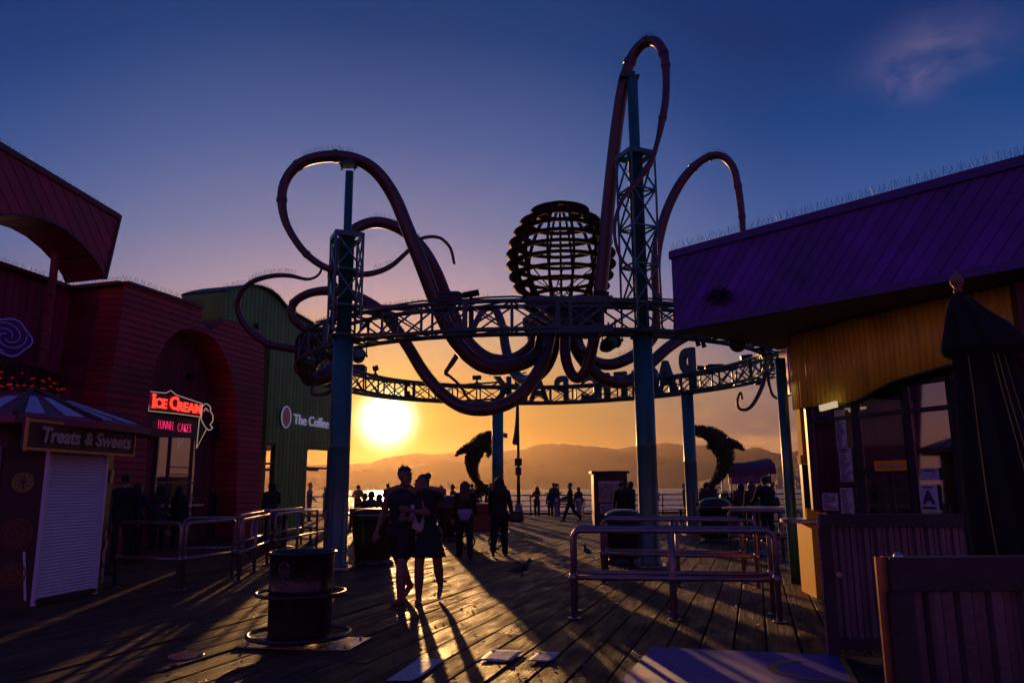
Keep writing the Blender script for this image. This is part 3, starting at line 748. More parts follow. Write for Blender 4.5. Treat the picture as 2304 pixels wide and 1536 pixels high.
tentacle([(1208, 750, 17.9, 13), (1192, 785, 18.2, 14.5), (1150, 810, 18.6, 15), (1095, 805, 18.9, 15), (1045, 760, 19.0, 15), (1012, 690, 18.9, 14.5), (980, 610, 18.6, 14), (945, 553, 18.4, 13.5), (900, 515, 18.2, 13), (845, 500, 18.0, 12.5), (795, 518, 17.8, 12), (762, 560, 17.6, 11), (748, 610, 17.5, 10.5), (748, 650, 17.5, 9), (752, 700, 17.6, 8.5), (742, 740, 17.8, 8), (715, 770, 18.0, 8)], (.80,), ((.45, .58),))
tentacle([(1238, 752, 17.0, 13), (1226, 800, 16.8, 14), (1205, 845, 16.6, 14.5), (1165, 893, 16.4, 15), (1110, 918, 16.3, 15), (1050, 918, 16.3, 14.5), (1000, 890, 16.4, 14), (955, 840, 16.5, 13.5), (915, 775, 16.7, 13), (870, 712, 17.0, 12.5), (825, 678, 17.2, 12), (780, 660, 17.4, 11.5), (735, 654, 17.5, 10.5), (690, 662, 17.5, 9.5), (659, 685, 17.6, 9), (660, 718, 17.6, 8.5), (690, 742, 17.7, 7.5), (726, 740, 17.8, 6), (752, 722, 17.9, 5), (761, 698, 18.0, 4), (763, 678, 18.0, 3)], (.70, .72), ((.30, .42), (.72, .84)))
tentacle([(776, 770, 20.6, 12), (764, 812, 20.0, 15), (735, 845, 19.6, 17), (700, 850, 19.4, 17), (680, 822, 19.2, 16), (684, 782, 19.1, 15), (712, 762, 19.0, 14), (742, 775, 18.9, 13), (748, 800, 18.8, 12)], (.4, .6), ((.35, .8),))
tentacle([(768, 835, 19.6, 8), (758, 866, 19.5, 6), (735, 885, 19.4, 4.5), (710, 888, 19.3, 3.4), (700, 878, 19.3, 3), (712, 858, 19.3, 2.6)])
tentacle([(765, 783, 19.4, 9), (720, 796, 19.1, 9), (680, 788, 18.9, 9), (635, 781, 18.8, 9), (600, 772, 18.7, 8.5), (560, 742, 18.6, 7.5), (536, 700, 18.5, 7), (540, 662, 18.4, 6.5), (568, 634, 18.3, 6), (610, 621, 18.2, 5.5), (650, 620, 18.1, 5), (690, 628, 18.0, 3.5), (712, 622, 17.9, 3), (723, 606, 17.8, 2.6), (716, 588, 17.8, 2.2)], (.28, .78), ((.55, .74),))
tentacle([(1249, 755, 18.0, 11), (1246, 788, 18.4, 12), (1229, 826, 19.0, 12.5), (1200, 852, 19.8, 12.5), (1172, 852, 20.6, 12), (1150, 825, 21.2, 11.5), (1138, 783, 21.6, 11), (1130, 735, 21.8, 10), (1118, 702, 21.9, 9), (1100, 692, 21.9, 8), (1082, 706, 21.8, 7), (1053, 759, 21.6, 6.5), (1020, 812, 21.4, 6), (1003, 838, 21.3, 4), (1012, 846, 21.3, 3.2), (1034, 867, 21.2, 3.2), (1062, 910, 21.0, 2.8)], (.80, .86), ((.84, .85),))
tentacle([(1272, 752, 17.0, 12.5), (1272, 800, 16.9, 12.5), (1284, 838, 16.8, 12), (1301, 850, 16.7, 12), (1320, 828, 16.6, 12.5), (1335, 770, 16.5, 13), (1346, 690, 16.4, 15), (1358, 580, 16.3, 15.5), (1368, 470, 16.2, 15), (1378, 370, 16.0, 14.5), (1390, 270, 15.8, 14), (1403, 190, 15.6, 13.5), (1422, 130, 15.5, 12.5), (1448, 98, 15.3, 11.5), (1476, 95, 15.1, 11), (1494, 125, 15.0, 10.5), (1499, 180, 15.0, 8.5), (1497, 230, 15.0, 8.5), (1490, 270, 15.0, 8.5), (1479, 320, 15.0, 6), (1462, 372, 14.95, 6), (1430, 412, 14.9, 5.5), (1400, 450, 14.8, 4.8), (1384, 500, 14.8, 4.2), (1385, 545, 14.8, 3.8), (1398, 582, 14.8, 3.4), (1420, 603, 14.8, 3), (1441, 614, 14.8, 2.6)], (.44, .49, .555, .575, .665), ((.47, .52),))
tentacle([(1296, 752, 17.7, 12.5), (1306, 785, 17.9, 13), (1335, 812, 18.1, 13), (1371, 820, 18.3, 13), (1408, 809, 18.5, 13), (1444, 786, 18.7, 13), (1472, 752, 18.8, 12.5), (1479, 715, 18.8, 12.5), (1478, 660, 18.8, 11.5), (1475, 600, 18.8, 11.5), (1482, 540, 18.7, 11.5), (1502, 470, 18.6, 11), (1536, 405, 18.5, 10.5), (1578, 362, 18.4, 9), (1618, 350, 18.3, 8.5), (1648, 374, 18.2, 8.5), (1661, 425, 18.2, 8.5), (1668, 475, 18.2, 8), (1671, 510, 18.2, 7), (1674, 545, 18.2, 5.5), (1677, 600, 18.2, 5), (1681, 660, 18.2, 4)], (.60, .645, .76, .83), ((.16, .26), (.62, .70)))
tentacle([(1285, 752, 17.3, 13), (1300, 792, 17.3, 13.5), (1325, 826, 17.4, 13.5), (1358, 852, 17.5, 13.5), (1395, 861, 17.7, 13.5), (1430, 848, 17.9, 13.5), (1466, 815, 18.2, 13), (1508, 778, 18.5, 12.5), (1548, 755, 18.9, 11.5), (1600, 735, 19.4, 10), (1660, 725, 20.0, 8.5), (1705, 745, 20.6, 7), (1724, 800, 21.0, 5.5), (1719, 855, 21.0, 4.8), (1700, 900, 21.0, 4.4), (1682, 920, 21.0, 3.8), (1664, 919, 21.0, 3.2), (1659, 902, 21.0, 2.8), (1666, 883, 21.0, 2.6), (1670, 896, 21.0, 2.4)], (), ())
tentacle([(1690, 732, 21.0, 6), (1715, 755, 21.3, 4.5), (1724, 805, 21.4, 3.6), (1729, 855, 21.4, 3.4), (1737, 886, 21.4, 3.2), (1750, 897, 21.4, 3.0)])
# saddle brackets where the masts carry the loops
for (x, y, D, s_) in ((784, 372, 15.4, .17), (1414, 178, 15.5, .22)):
    mb = MB(); p = at(x, y, D); mb.box(p, (s_*2, s_*1.5, .04)); mb.box(p+UP*.07, (s_*1.2, s_, .12)); mb.bar(p+Vector((-s_*.8, 0, -.12)), p+Vector((-s_*.8, 0, .05)), .03); mb.bar(p+Vector((s_*.8, 0, -.12)), p+Vector((s_*.8, 0, .05)), .03)
    mb.build('saddle_bracket', M['tealdark'], octo)

# ------------------------------------------------------------------ sign letters on the far side of the ring (they face the sea)
sign = empty('ring_sign', (2.0, 28.7, RZ0), 'back of large rounded teal letters standing along the far side of the ring', 'sign')
# order as seen from behind, left to right: K R A P  C I F I C A P
lets = [('K', 1132), ('R', 1170), ('A', 1212), ('P', 1265), ('C', 1330), ('I', 1366), ('F', 1398), ('I', 1430), ('C', 1459), ('A', 1499), ('P', 1551)]
for ch, px in lets:
    best = None
    for i in range(len(cp)):
        if cp[i].y < 22: continue
        r_ = ray(px, 870); x_ = r_.x/r_.y*cp[i].y
        if best is None or abs(cp[i].x-x_) < best[0]: best = (abs(cp[i].x-x_), i)
    i = best[1]; n = ringn(i); xd = Vector((-n.y, n.x, 0))
    r_ = ray(px, 870); pos = outr[i]+n*.14; pos.x = r_.x/r_.y*pos.y
    cap = 1.4 if px > 1540 else 1.1 if px > 1480 else 1.1 if px > 1440 else .92
    f_ = frame3(pos+UP*(RZ0+cap*.5+.03), xd)
    text_obj(ch, cap/.70, .10, f_, sign, M['tealdark'], 'letter', offset=.05, xscale=.80 if cap < 1.2 else .62)

# ------------------------------------------------------------------ lamps and boxes on the ring
def flood(name, x, y, D, w, h, label, group='floodlights on the ring truss', up=True):
    p = at(x, y, D); root = empty(name, p, label, 'floodlight', group)
    pw, ph = w*mpx(D), h*mpx(D)
    tip = Matrix.Rotation(R(18 if up else -30), 3, 'X')@Matrix.Rotation(R(rd.uniform(-12, 12)), 3, 'Y')
    mb = MB(); mb.box(p, (pw, .16, ph), M=tip); mb.box(p+Vector((0, -.05, 0)), (pw*.86, .16, ph*.8), M=tip); mb.build('housing', M['darkmet'], root, bevel=.01)
    sg = -1 if up else 1
    mb = MB(); mb.tube([p+UP*sg*ph*.3, p+UP*sg*(ph*.6+.14)], .035, 8); mb.lathe([(.09, 0), (.07, .05), (.03, .07)], p+UP*(sg*(ph*.6+.14)-(.0 if up else .05)), 12); mb.build('stalk', M['darkmet'], root)
    return root
flood('floodlight', 1060, 661, 15.1, 37, 14, 'wide floodlight on a stalk above the ring, left of the cage head')
flood('floodlight', 845, 694, 16.2, 32, 14, 'floodlight box beside a tentacle at the left of the near ring')
flood('floodlight', 1352, 660, 15.2, 36, 13, 'flat floodlight above the ring against the cage head')
flood('floodlight', 845, 828, 26.2, 12, 11, 'small tilted floodlight above the sun on the far ring')
flood('floodlight', 952, 841, 27.4, 14, 8, 'small low floodlight tucked behind the crossing tentacle')
flood('floodlight', 1073, 849, 28.1, 20, 9, 'small floodlight on the far ring left of the far column')
flood('floodlight', 1575, 827, 25.9, 17, 9, 'small tilted floodlight beside the grey box on the far ring')
flood('floodlight', 1679, 803, 24.4, 26, 10, 'floodlight on a stalk on the far ring near the purple roof')
flood('floodlight', 918, 893, 27.1, 13, 6, 'small downlight hanging under the far ring above the sun', up=False)
flood('floodlight', 1705, 861, 24.0, 12, 6, 'small downlight hanging under the far ring by the thin tentacle tips', up=False)
def jbox(x, y, D, w, h, label):
    p = at(x, y, D); pw, ph = w*mpx(D), h*mpx(D)
    root = empty('junction_box', p, label, 'electrical box', 'electrical boxes on the ring truss')
    mb = MB(); mb.box(p, (pw, .34, ph)); mb.build('housing', M['darkmet'], root)
    mb = MB(); mb.prism([p+Vector((-pw*.54, -.2, ph/2)), p+Vector((pw*.54, -.2, ph/2)), p+Vector((pw*.36, -.2, ph*.8)), p+Vector((-pw*.36, -.2, ph*.8))], (0, .4, 0)); mb.build('lid', M['darkmet'], root)
jbox(1013, 674, 15.2, 56, 18, 'wide electrical box on top of the near ring by the thick tentacles')
jbox(808, 832, 26.0, 32, 14, 'electrical box on the far ring right of the left near column')
jbox(1608, 830, 25.8, 42, 12, 'electrical box on the far ring right of the far right column')
def drum(x, y, D, r, label, yaw=0):
    p = at(x, y, D); rr_ = r*mpx(D); root = empty('stage_spotlight', p, label, 'spotlight', 'round spotlights hanging under the ring')
    q = Matrix.Rotation(yaw, 3, 'Z'); ax = q@Vector((0, 1, -.25)).normalized()
    mb = MB(); mb.tube([p-ax*.14, p-ax*.12, p+ax*.1, p+ax*.24], [rr_*.9, rr_, rr_, rr_*.55], 10, smooth=False); mb.build('can', M['darkmet'], root)
    mb = MB(); mb.tube([p-ax*.142, p-ax*.15], rr_*.8, 20); mb.build('lens', M['steel'], root)
    sd = q@Vector((1, 0, 0)); mb = MB(); top = p+UP*(rr_+.12)
    mb.tube([p-sd*rr_, p-sd*rr_*1.15, top-sd*rr_*1.15, top+sd*rr_*1.15, p+sd*rr_*1.15, p+sd*rr_], .016, 6); mb.tube([top, top+UP*.2], .02, 6)
    for s_ in (-1, 1): mb.tube([p+sd*s_*rr_*1.1, p+sd*s_*rr_*1.35], .035, 8)
    mb.build('yoke', M['darkmet'], root)
drum(807, 800, 16.6, 15, 'single round spotlight hanging beside the left near column', .3)
drum(1370, 774, 15.8, 16, 'left one of the two round spotlights under the ring by the tall column', .5)
drum(1385, 766, 16.1, 13, 'right one of the two round spotlights under the ring by the tall column', -.3)
# ------------------------------------------------------------------ left row of shops, on one line along the pier's axis
FP0 = Vector((-7.03, 28.0, 0))
def fsz(px, py, off=0.0):
    r = ray(px, py); r2 = Vector((r.x, r.y, 0)); t = (FP0.dot(NV)+off)/r2.dot(NV)
    p = r2*t; return ((p-FP0).dot(DV), CH+r.z*t)
def f3(s, z, off=0.0): return FP0+DV*s+NV*off+UP*z
def fpoly(pts, off=0.0):
    """photo outline on the facade plane; ('g', x) drops that column to the ground"""
    out = []
    for p in pts:
        if p[0] == 'g': out.append(f3(fsz(p[1], 1150, off)[0], 0.0, off))
        else: s, z = fsz(p[0], p[1], off); out.append(f3(s, z, off))
    return out
def frect(s0, s1, z0, z1, off): return [f3(s0, z0, off), f3(s1, z0, off), f3(s1, z1, off), f3(s0, z1, off)]

# plum building at the very left
plum = empty('plum_shop_building', f3(fsz(40, 1150, -1.8)[0], 0, -1.8), 'plum coloured building at the far left, behind the sweets kiosk', 'building')
top = [(-420, 470), (0, 596), (168, 652)]
s1 = fsz(300, 1150, -1.8)[0]
poly = fpoly([('g', -420)]+top, -1.8); poly.append(f3(s1, fsz(168, 652, -1.8)[1], -1.8)); poly.append(f3(s1, 0, -1.8))
MB().prism(poly, -NV*3).build('wall', M['plum'], plum)
mb = MB(); tp = fpoly(top, -1.74)
for a, b in zip(tp, tp[1:]): mb.bar(a+UP*.0, b+UP*.0, .3, .10)
mb.build('parapet_trim', M['trim'], plum)
mb = MB(); spikes(mb, [p+UP*.05 for p in tp], per=.12, h=.16, r=.004); mb.build('bird_spikes', M['wire'], plum)
bd = fpoly([(-150, 768), (166, 848), (172, 900), (-150, 880)], -1.66)
MB().prism(bd, -NV*.12).build('dark_sign_band', M['frame'], plum)

# arched canopy standing on its roof
arc = [(-260, 175), (0, 322), (270, 485), (236, 628), (228, 608), (205, 574), (182, 548), (150, 520), (115, 500), (75, 487), (35, 482), (0, 484), (-60, 500), (-140, 560), (-180, 640), (-260, 640)]
can = empty('arched_roof_canopy', f3(fsz(122, 640)[0], fsz(122, 640)[1], -.6), 'maroon boarded canopy with a big arch cut out, high above the plum building', 'canopy')
ap = fpoly(arc, -.1)
mb = MB(); mb.prism(ap, -NV*1.25)
mb.build('arch_fascia', M['maroon'], can)
mb = MB()
for a, b in zip(ap[0:3], ap[1:3]): mb.bar(a+NV*.02-UP*.06, b+NV*.02-UP*.06, .06, .14)
mb.bar(ap[2]+NV*.02, ap[3]+NV*.02, .06, .06)
for a, b in zip(ap[3:11], ap[4:12]): mb.bar(a+NV*.012, b+NV*.012, .05, .05)
mb.build('edge_trim', M['trim'], can)
mb = MB(); spikes(mb, [p-NV*.1 for p in ap[0:3]], per=.12, h=.16, r=.004); mb.build('bird_spikes', M['wire'], can)
for px_, o_ in ((122, -.75), (-130, -.75)):
    s_, z_ = fsz(px_, 600, o_); mb = MB(); mb.bar(f3(s_, 4.4, o_), f3(s_, z_+.35, o_), .13); mb.build('support_post', M['maroon'], can)

# red building with the arched recess
redb = empty('red_shop_building', f3(fsz(400, 1150)[0], 0, 0), 'red boarded building with a deep arched recess over the neon dessert sign', 'building')
front = [('g', 205), (222, 1060), (240, 900), (258, 800), (285, 637), (455, 693), (455, 728), (474, 745), (511, 719), (556, 730), (595, 756), (593, 900), (588, 1000), ('g', 588),
         ('g', 535), (534, 1000), (530, 900), (522, 850), (508, 805), (490, 770), (466, 750), (430, 738), (400, 745), (375, 768), (354, 810), (340, 860), (334, 920), ('g', 330)]
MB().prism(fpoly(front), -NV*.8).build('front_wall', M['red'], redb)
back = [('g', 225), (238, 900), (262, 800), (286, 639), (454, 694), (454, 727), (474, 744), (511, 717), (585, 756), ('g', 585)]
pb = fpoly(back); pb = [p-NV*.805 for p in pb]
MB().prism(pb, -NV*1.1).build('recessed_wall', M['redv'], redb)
mb = MB(); tq = fpoly([(285, 637), (455, 693)], 0)
mb.bar(tq[0]+UP*.02-NV*.1, tq[1]+UP*.02-NV*.1, .34, .08); mb.bar(tq[0]-NV*.1, tq[0]-NV*1.9, .34, .08)
mb.build('parapet_trim', M['trim'], redb)
mb = MB(); spikes(mb, [tq[0]+UP*.05, tq[1]+UP*.05], per=.12, h=.16, r=.004); spikes(mb, [tq[0]+UP*.05, tq[0]-NV*1.8+UP*.05], per=.12, h=.16, r=.004); mb.build('bird_spikes', M['wire'], redb)
s0, z0 = fsz(338, 1180, -.78); s1, z1 = fsz(446, 985, -.78); sm_ = fsz(374, 1100, -.78)[0]; sm2 = fsz(425, 1100, -.78)[0]
w = empty('shop_window', f3((s0+s1)/2, 0, -.78)); setparent(w, redb); w.location = w.location-wloc(redb)
MB().prism(frect(s0, s1, .25, z1, -.79), NV*.015).build('pane', M['glassd'], w)
mb = MB()
for s_ in (s0, sm_, sm2, s1): mb.bar(f3(s_, .2, -.76), f3(s_, z1, -.76), .06)
for z in (.25, 1.25, 1.72, z1): mb.bar(f3(s0, z, -.755), f3(s1, z, -.755), .05)
for z in (1.95, 2.15): mb.bar(f3(sm_, z, -.75), f3(sm2, z, -.75), .03)
mb.build('window_frame', M['corr'], w)
mb = MB(); mb.bar(f3(s0, 1.08, -.6), f3(s1, 1.08, -.6), .36, .05); mb.build('serving_counter', M['steel'], redb)
mb = MB(); p = f3(fsz(425, 850, -.8)[0], fsz(425, 850, -.8)[1], -.74); mb.lathe([(.001, -.06), (.12, -.04), (.14, .03), (.10, .09), (.001, .1)], p, 14); mb.build('wall_lamp', M['black'], redb)

# neon dessert sign
def fframe(px, py, off):
    s, z = fsz(px, py, off); return frame3(f3(s, z, off), DV)
ice = empty('neon_dessert_sign', f3(*fsz(395, 910, -.5), -.5), 'red neon ICE CREAM and pink FUNNEL CAKES sign with an outlined cone', 'neon sign')
bp = fpoly([(333, 880), (372, 884), (384, 878), (396, 888), (455, 908), (453, 938), (395, 930), (334, 924)], -.50)
MB().prism(bp, -NV*.14).build('backboard', M['frame'], ice)
mb = MB(); mb.tube([p+NV*.01 for p in bp], .012, 6, closed=True); mb.build('backboard_rim', M['neonwhite'], ice)
ob_ = fpoly([(330, 930), (500, 950), (500, 985), (330, 982)], -.62); MB().prism(ob_, -NV*.05).build('lower_panel', M['frame'], ice)
f_ = fframe(346.5, 902, -.46); text_obj('I', .50, .015, f_, ice, M['neonred'], 'letter', .012, xscale=1.0)
f_ = fframe(362, 908, -.46); text_obj('CE', .36, .015, f_, ice, M['neonred'], 'letter', .012, xscale=1.05)
f_ = fframe(392, 908, -.46); text_obj('C', .50, .015, f_, ice, M['neonred'], 'letter', .012, xscale=1.0)
f_ = fframe(427, 918, -.46); text_obj('REAM', .36, .015, f_, ice, M['neonred'], 'letter', .012, xscale=1.12)
mb = MB()   # little serifs under and over the capitals
for px_ in (346.5, ):
    s_, z_ = fsz(px_, 902, -.45)
    for dz in (-.17, .17): mb.bar(f3(s_-.07, z_+dz, -.45), f3(s_+.07, z_+dz, -.45), .03)
mb.build('letter_serif', M['neonred'], ice)
f_ = fframe(374, 957, -.55); text_obj('FUNNEL', .36, .006, f_, ice, M['neonpink'], 'letter', -.012, xscale=.47)
f_ = fframe(415, 963, -.55); text_obj('CAKES', .36, .006, f_, ice, M['neonpink'], 'letter', -.012, xscale=.53)
mb = MB()
def ftube(pts, off, r=.014, closed=False): mb.tube([f3(*fsz(a, b, off), off) for a, b in spline(pts, 5, closed)], r, 6, closed=closed)
ftube([(452, 930), (455, 915), (464, 908), (473, 915), (474, 925), (479, 935), (478, 948), (473, 955), (478, 962), (470, 967), (462, 960), (456, 950), (452, 940)], -.45, closed=True)
ftube([(459, 925), (463, 918), (469, 925)], -.45)
mb.tube([f3(*fsz(a, b, -.45), -.45) for a, b in ((449, 940), (442, 1008), (464, 966))], .012, 6)
mb.build('cone_outline', M['neonwhite'], ice)

# green coffee building: a see-through corner with glass to the sea
grn = empty('green_coffee_building', f3(fsz(660, 1150, -.3)[0], 0, -.3), 'green ribbed metal building with a wavy roofline and see-through doorway', 'building')
GO = -.30; ZT = 3.02
sL = fsz(588, 1150, GO)[0]+.02; sE = fsz(757, 1150, GO)[0]
wav = [(500, 657), (520, 650), (546, 645), (566, 644), (582, 646), (605, 655), (621, 668), (641, 692), (660, 706), (677, 716), (700, 729), (722, 745), (740, 757)]
wp = [fsz(a, b, GO) for a, b in wav]
zend = fsz(757, 768, GO)[1]
up_ = [fsz(500, 734, GO)]+wp+[(sE, zend), (sE, ZT), (sL, ZT), (sL, fsz(588, 762, GO)[1]), fsz(545, 740, GO)]
MB().prism([f3(s, z, GO) for s, z in up_], -NV*1.5).build('upper_wall', M['green'], grn)
mb = MB()
for a, b in zip(wp, wp[1:]): mb.bar(f3(a[0], a[1]+.03, GO-.7), f3(b[0], b[1]+.03, GO-.7), 1.65, .06)
a, b = wp[0], wp[0]; mb.build('roof_edge', M['greend'], grn)
mb = MB(); spikes(mb, [f3(s, z+.06, GO) for s, z in wp], per=.13, h=.17, r=.004); mb.build('bird_spikes', M['wire'], grn)
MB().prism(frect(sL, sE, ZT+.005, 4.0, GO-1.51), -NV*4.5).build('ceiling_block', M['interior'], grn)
d0, d1 = fsz(687, 1100, GO)[0], fsz(741, 1100, GO)[0]; w0, w1 = fsz(589, 1100, GO)[0]+.1, fsz(615, 1100, GO)[0]
for a, b, c in ((w1, d0, ZT-.004), (d1, sE, ZT-.004), (sL, w1-.001, .9), (sL, w0, ZT-.004)):
    if c < 1 or a != sL: MB().prism(frect(a, b, 0, c, GO), -NV*.15).build('lower_wall', M['green'], grn)
    else: MB().prism(frect(a, b, .902, c, GO), -NV*.15).build('lower_wall', M['green'], grn)
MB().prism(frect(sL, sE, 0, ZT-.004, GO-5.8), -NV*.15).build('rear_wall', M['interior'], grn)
def openfr(name, s0, s1, z0, z1, bars, verts=(), root=grn):
    e = empty(name, f3((s0+s1)/2, z0, GO)-wloc(root)); setparent(e, root)
    mb = MB()
    for s_ in (s0+.04, s1-.04)+tuple(verts): mb.bar(f3(s_, z0, GO-.06), f3(s_, z1, GO-.06), .08)
    for z in bars: mb.bar(f3(s0, z, GO-.06), f3(s1, z, GO-.06), .07)
    mb.build('frame', M['frame'], e)
    MB().prism(frect(s0+.08, s1-.08, z0+.02, z1-.02, GO-.07), NV*.008).build('pane', M['glass'], e)
    return e
openfr('window', w0, w1, .9, ZT-.01, (.93, 2.15, 2.35, ZT-.05))
dr = openfr('door', d0, d1, .02, ZT-.01, (.07, 2.27, ZT-.05), ())
mb = MB(); mb.bar(f3(d0+.15, 2.2, GO+.0), f3(d0+.75, 2.2, GO+.0), .09, .08); mb.build('door_closer', M['frame'], dr)
# sea-side end wall of glass
ew = empty('end_window', f3(sE, 0, GO-2.9)-wloc(grn)); setparent(ew, grn)
mb = MB()
for k in range(5): o_ = GO-.12-k*1.42; mb.bar(f3(sE-.05, 0, o_), f3(sE-.05, ZT, o_), .08)
for z in (.5, 2.3): mb.bar(f3(sE-.05, z, GO), f3(sE-.05, z, GO-5.8), .07)
mb.build('frame', M['frame'], ew)
mb = MB(); mb.bar(f3(fsz(604, 800, GO)[0], 5.9, GO), f3(fsz(604, 800, GO)[0], 5.9, GO+.14), .1); 
p = f3(*fsz(577, 734, GO), GO); mb = MB(); mb.box(p, (.2, .2, .16)); mb.build('wall_lamp', M['black'], grn)
sg = empty('coffee_shop_sign', f3(*fsz(700, 942, GO), GO+.05), 'pale lettered The Coffee sign with a round cup emblem on the green wall', 'shop sign')
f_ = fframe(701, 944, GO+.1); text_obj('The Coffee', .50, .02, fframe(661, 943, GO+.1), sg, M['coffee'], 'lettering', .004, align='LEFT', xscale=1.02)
c_ = f3(*fsz(638, 938, GO), GO+.08); mb = MB()
cir = [c_+DV*(math.cos(a)*.27)+UP*(math.sin(a)*.36) for a in [2*PI*k/28 for k in range(28)]]
mb.prism(cir, NV*.03); mb.build('emblem_disc', M['pipe'], sg)
mb = MB(); mb.tube([p+NV*.03 for p in cir], .022, 6, closed=True); mb.build('emblem_rim', M['coffee'], sg)

# dim red channel letters and violet swirl on the plum wall
chl = empty('red_channel_sign', f3(*fsz(80, 868, -1.4), -1.4), 'row of dim red channel letters with glowing glints above the kiosk roof', 'sign')
rs = random.Random(5)
mb = MB(); mt = MB()
x = -30
while x < 165:
    wd_ = rs.uniform(15, 21); y = 862+(x-60)*.16; s_, z_ = fsz(x, y, -1.4); s2_, _ = fsz(x+wd_*.8, y, -1.4); hh = .30
    loop = [(s_, z_-hh), (s_, z_+hh), ((s_+s2_)/2, z_+hh*1.12), (s2_, z_+hh), (s2_, z_-hh*.2), (s2_, z_-hh)]
    for a, b in zip(loop, loop[1:]): mb.bar(f3(a[0], a[1], -1.4), f3(b[0], b[1], -1.4), .10, .02)
    for k in range(3):
        a = rs.uniform(s_, s2_); zz = z_+rs.uniform(-.7, .7)*hh; mt.tube([f3(a, zz, -1.36), f3(a+rs.uniform(.05, .12), zz+rs.uniform(-.04, .04), -1.36)], .016, 5)
    x += wd_
mb.build('letter_shell', M['trim'], chl); mt.build('neon_tube', M['neonredim'], chl)  # random faintly glowing tube bits stand in for the letters' red glints
swl = empty('violet_swirl_sign', f3(*fsz(10, 758, -1.5), -1.5), 'rounded violet neon swirl emblem on the plum wall at the left edge', 'neon sign')
cc = fsz(5, 758, -1.5); mb = MB()
cir = [f3(cc[0]+math.cos(a)*.62*(1+.07*math.cos(5*a)), cc[1]+math.sin(a)*.42*(1+.07*math.cos(5*a)), -1.55) for a in [2*PI*k/50 for k in range(50)]]
mb.prism(cir, NV*.2); mb.build('body', M['purptrim'], swl)
mb = MB()
for q_ in range(3):
    pts = [f3(cc[0]+math.cos(a*1.0+q_*2)*.1*(1+a)*.9, cc[1]+math.sin(a+q_*2)*.07*(1+a)*.9, -1.33) for a in [k*.22 for k in range(22)]]
    mb.tube(pts, .012, 5)
mb.tube([p+NV*.205 for p in cir], .02, 5, closed=True); mb.build('neon_tube', M['neonblue'], swl)

# ------------------------------------------------------------------ sweets kiosk
KA = R(8); kd = Vector((math.sin(KA), math.cos(KA), 0)); kn = Vector((math.cos(KA), -math.sin(KA), 0))
K0 = gnd(66, 1367); K0.z = 0
kio = empty('sweets_kiosk', K0+kd*.9-kn*1.1, 'small closed kiosk with white roller shutters and striped hip roof', 'kiosk')
def kp(a, b, z=0): return K0+kd*a+kn*b+UP*z
plan = [(0, 0), (1.28, 0), (1.62, -.12), (2.0, -.5), (2.0, -1.9), (1.7, -2.2), (0, -2.3), (-.28, -2.0), (-.30, -.34)]
KH = 2.40
MB().prism([kp(a, b) for a, b in plan], UP*KH).build('cabin', M['kioskdark'], kio)
def shutter(a0, b0, a1, b1, nrm, z0=.10, z1=2.02):
    e = empty('roller_shutter', kp((a0+a1)/2, (b0+b1)/2, z0)-wloc(kio)); setparent(e, kio)
    P = kp(a0, b0); Q = kp(a1, b1); mb = MB(); n = 44; vs = []
    for i in range(n*3+1):
        z = z0+(z1-z0)*i/(n*3); o_ = .012+.016*abs(math.sin(PI*i/3*1.0+.4))
        for X in (P, Q): vs.append(X+nrm*o_+UP*z)
    mb.add(vs, [(2*i, 2*i+1, 2*i+3, 2*i+2) for i in range(n*3)]); mb.build('slats', M['shutter'], e)
    for X in (P, Q): MB().bar(X+nrm*.02+UP*.02, X+nrm*.02+UP*(z1+.06), .05, .06).build('guide_rail', M['shutter'], e)
    mb = MB(); mb.bar(P+nrm*.03+UP*(z0-.03), Q+nrm*.03+UP*(z0-.03), .05, .05); mb.build('bottom_bar', M['corrd'], e)
shutter(.04, 0, 1.24, 0, kn); shutter(-.30, -.42, -.29, -1.9, -kd)
# roof
oc = [(-.75, .12), (.35, .50), (1.7, .42), (2.45, -.2), (2.5, -2.0), (1.7, -2.8), (-.1, -2.9), (-.85, -2.1)]
cx_, cy_ = .95, -1.12; APX = 3.02; ze = 2.46
mb = MB(); A = kp(cx_, cy_, APX); E = [kp(a, b, ze) for a, b in oc]
mb.add([A]+E+[e-UP*.10 for e in E]+[kp(cx_, cy_, ze-.10)], [(0, i+1, (i+1) % 8+1) for i in range(8)]+[(i+1, i+9, (i+1) % 8+9, (i+1) % 8+1) for i in range(8)]+[(17, (i+1) % 8+9, i+9) for i in range(8)])
mb.build('roof', M['eave'], kio)
mb = MB()
for i in range(8):
    a, b = E[i], E[(i+1) % 8]
    for f0, f1 in ((.10, .34), (.60, .84)):
        p, q = a.lerp(b, f0), a.lerp(b, f1); t0, t1 = A.lerp(p, .35), A.lerp(q, .35)
        p, q = A.lerp(p, .93), A.lerp(q, .93)
        mb.prism([t+UP*.008 for t in (t0, t1, q, p)], UP*.018)
mb.build('roof_strips', M['rib'], kio)
mb = MB()
for e in E: mb.bar(A+UP*.02, e+UP*.02, .07, .05)
mb.build('hip_ridges', M['trim'], kio)
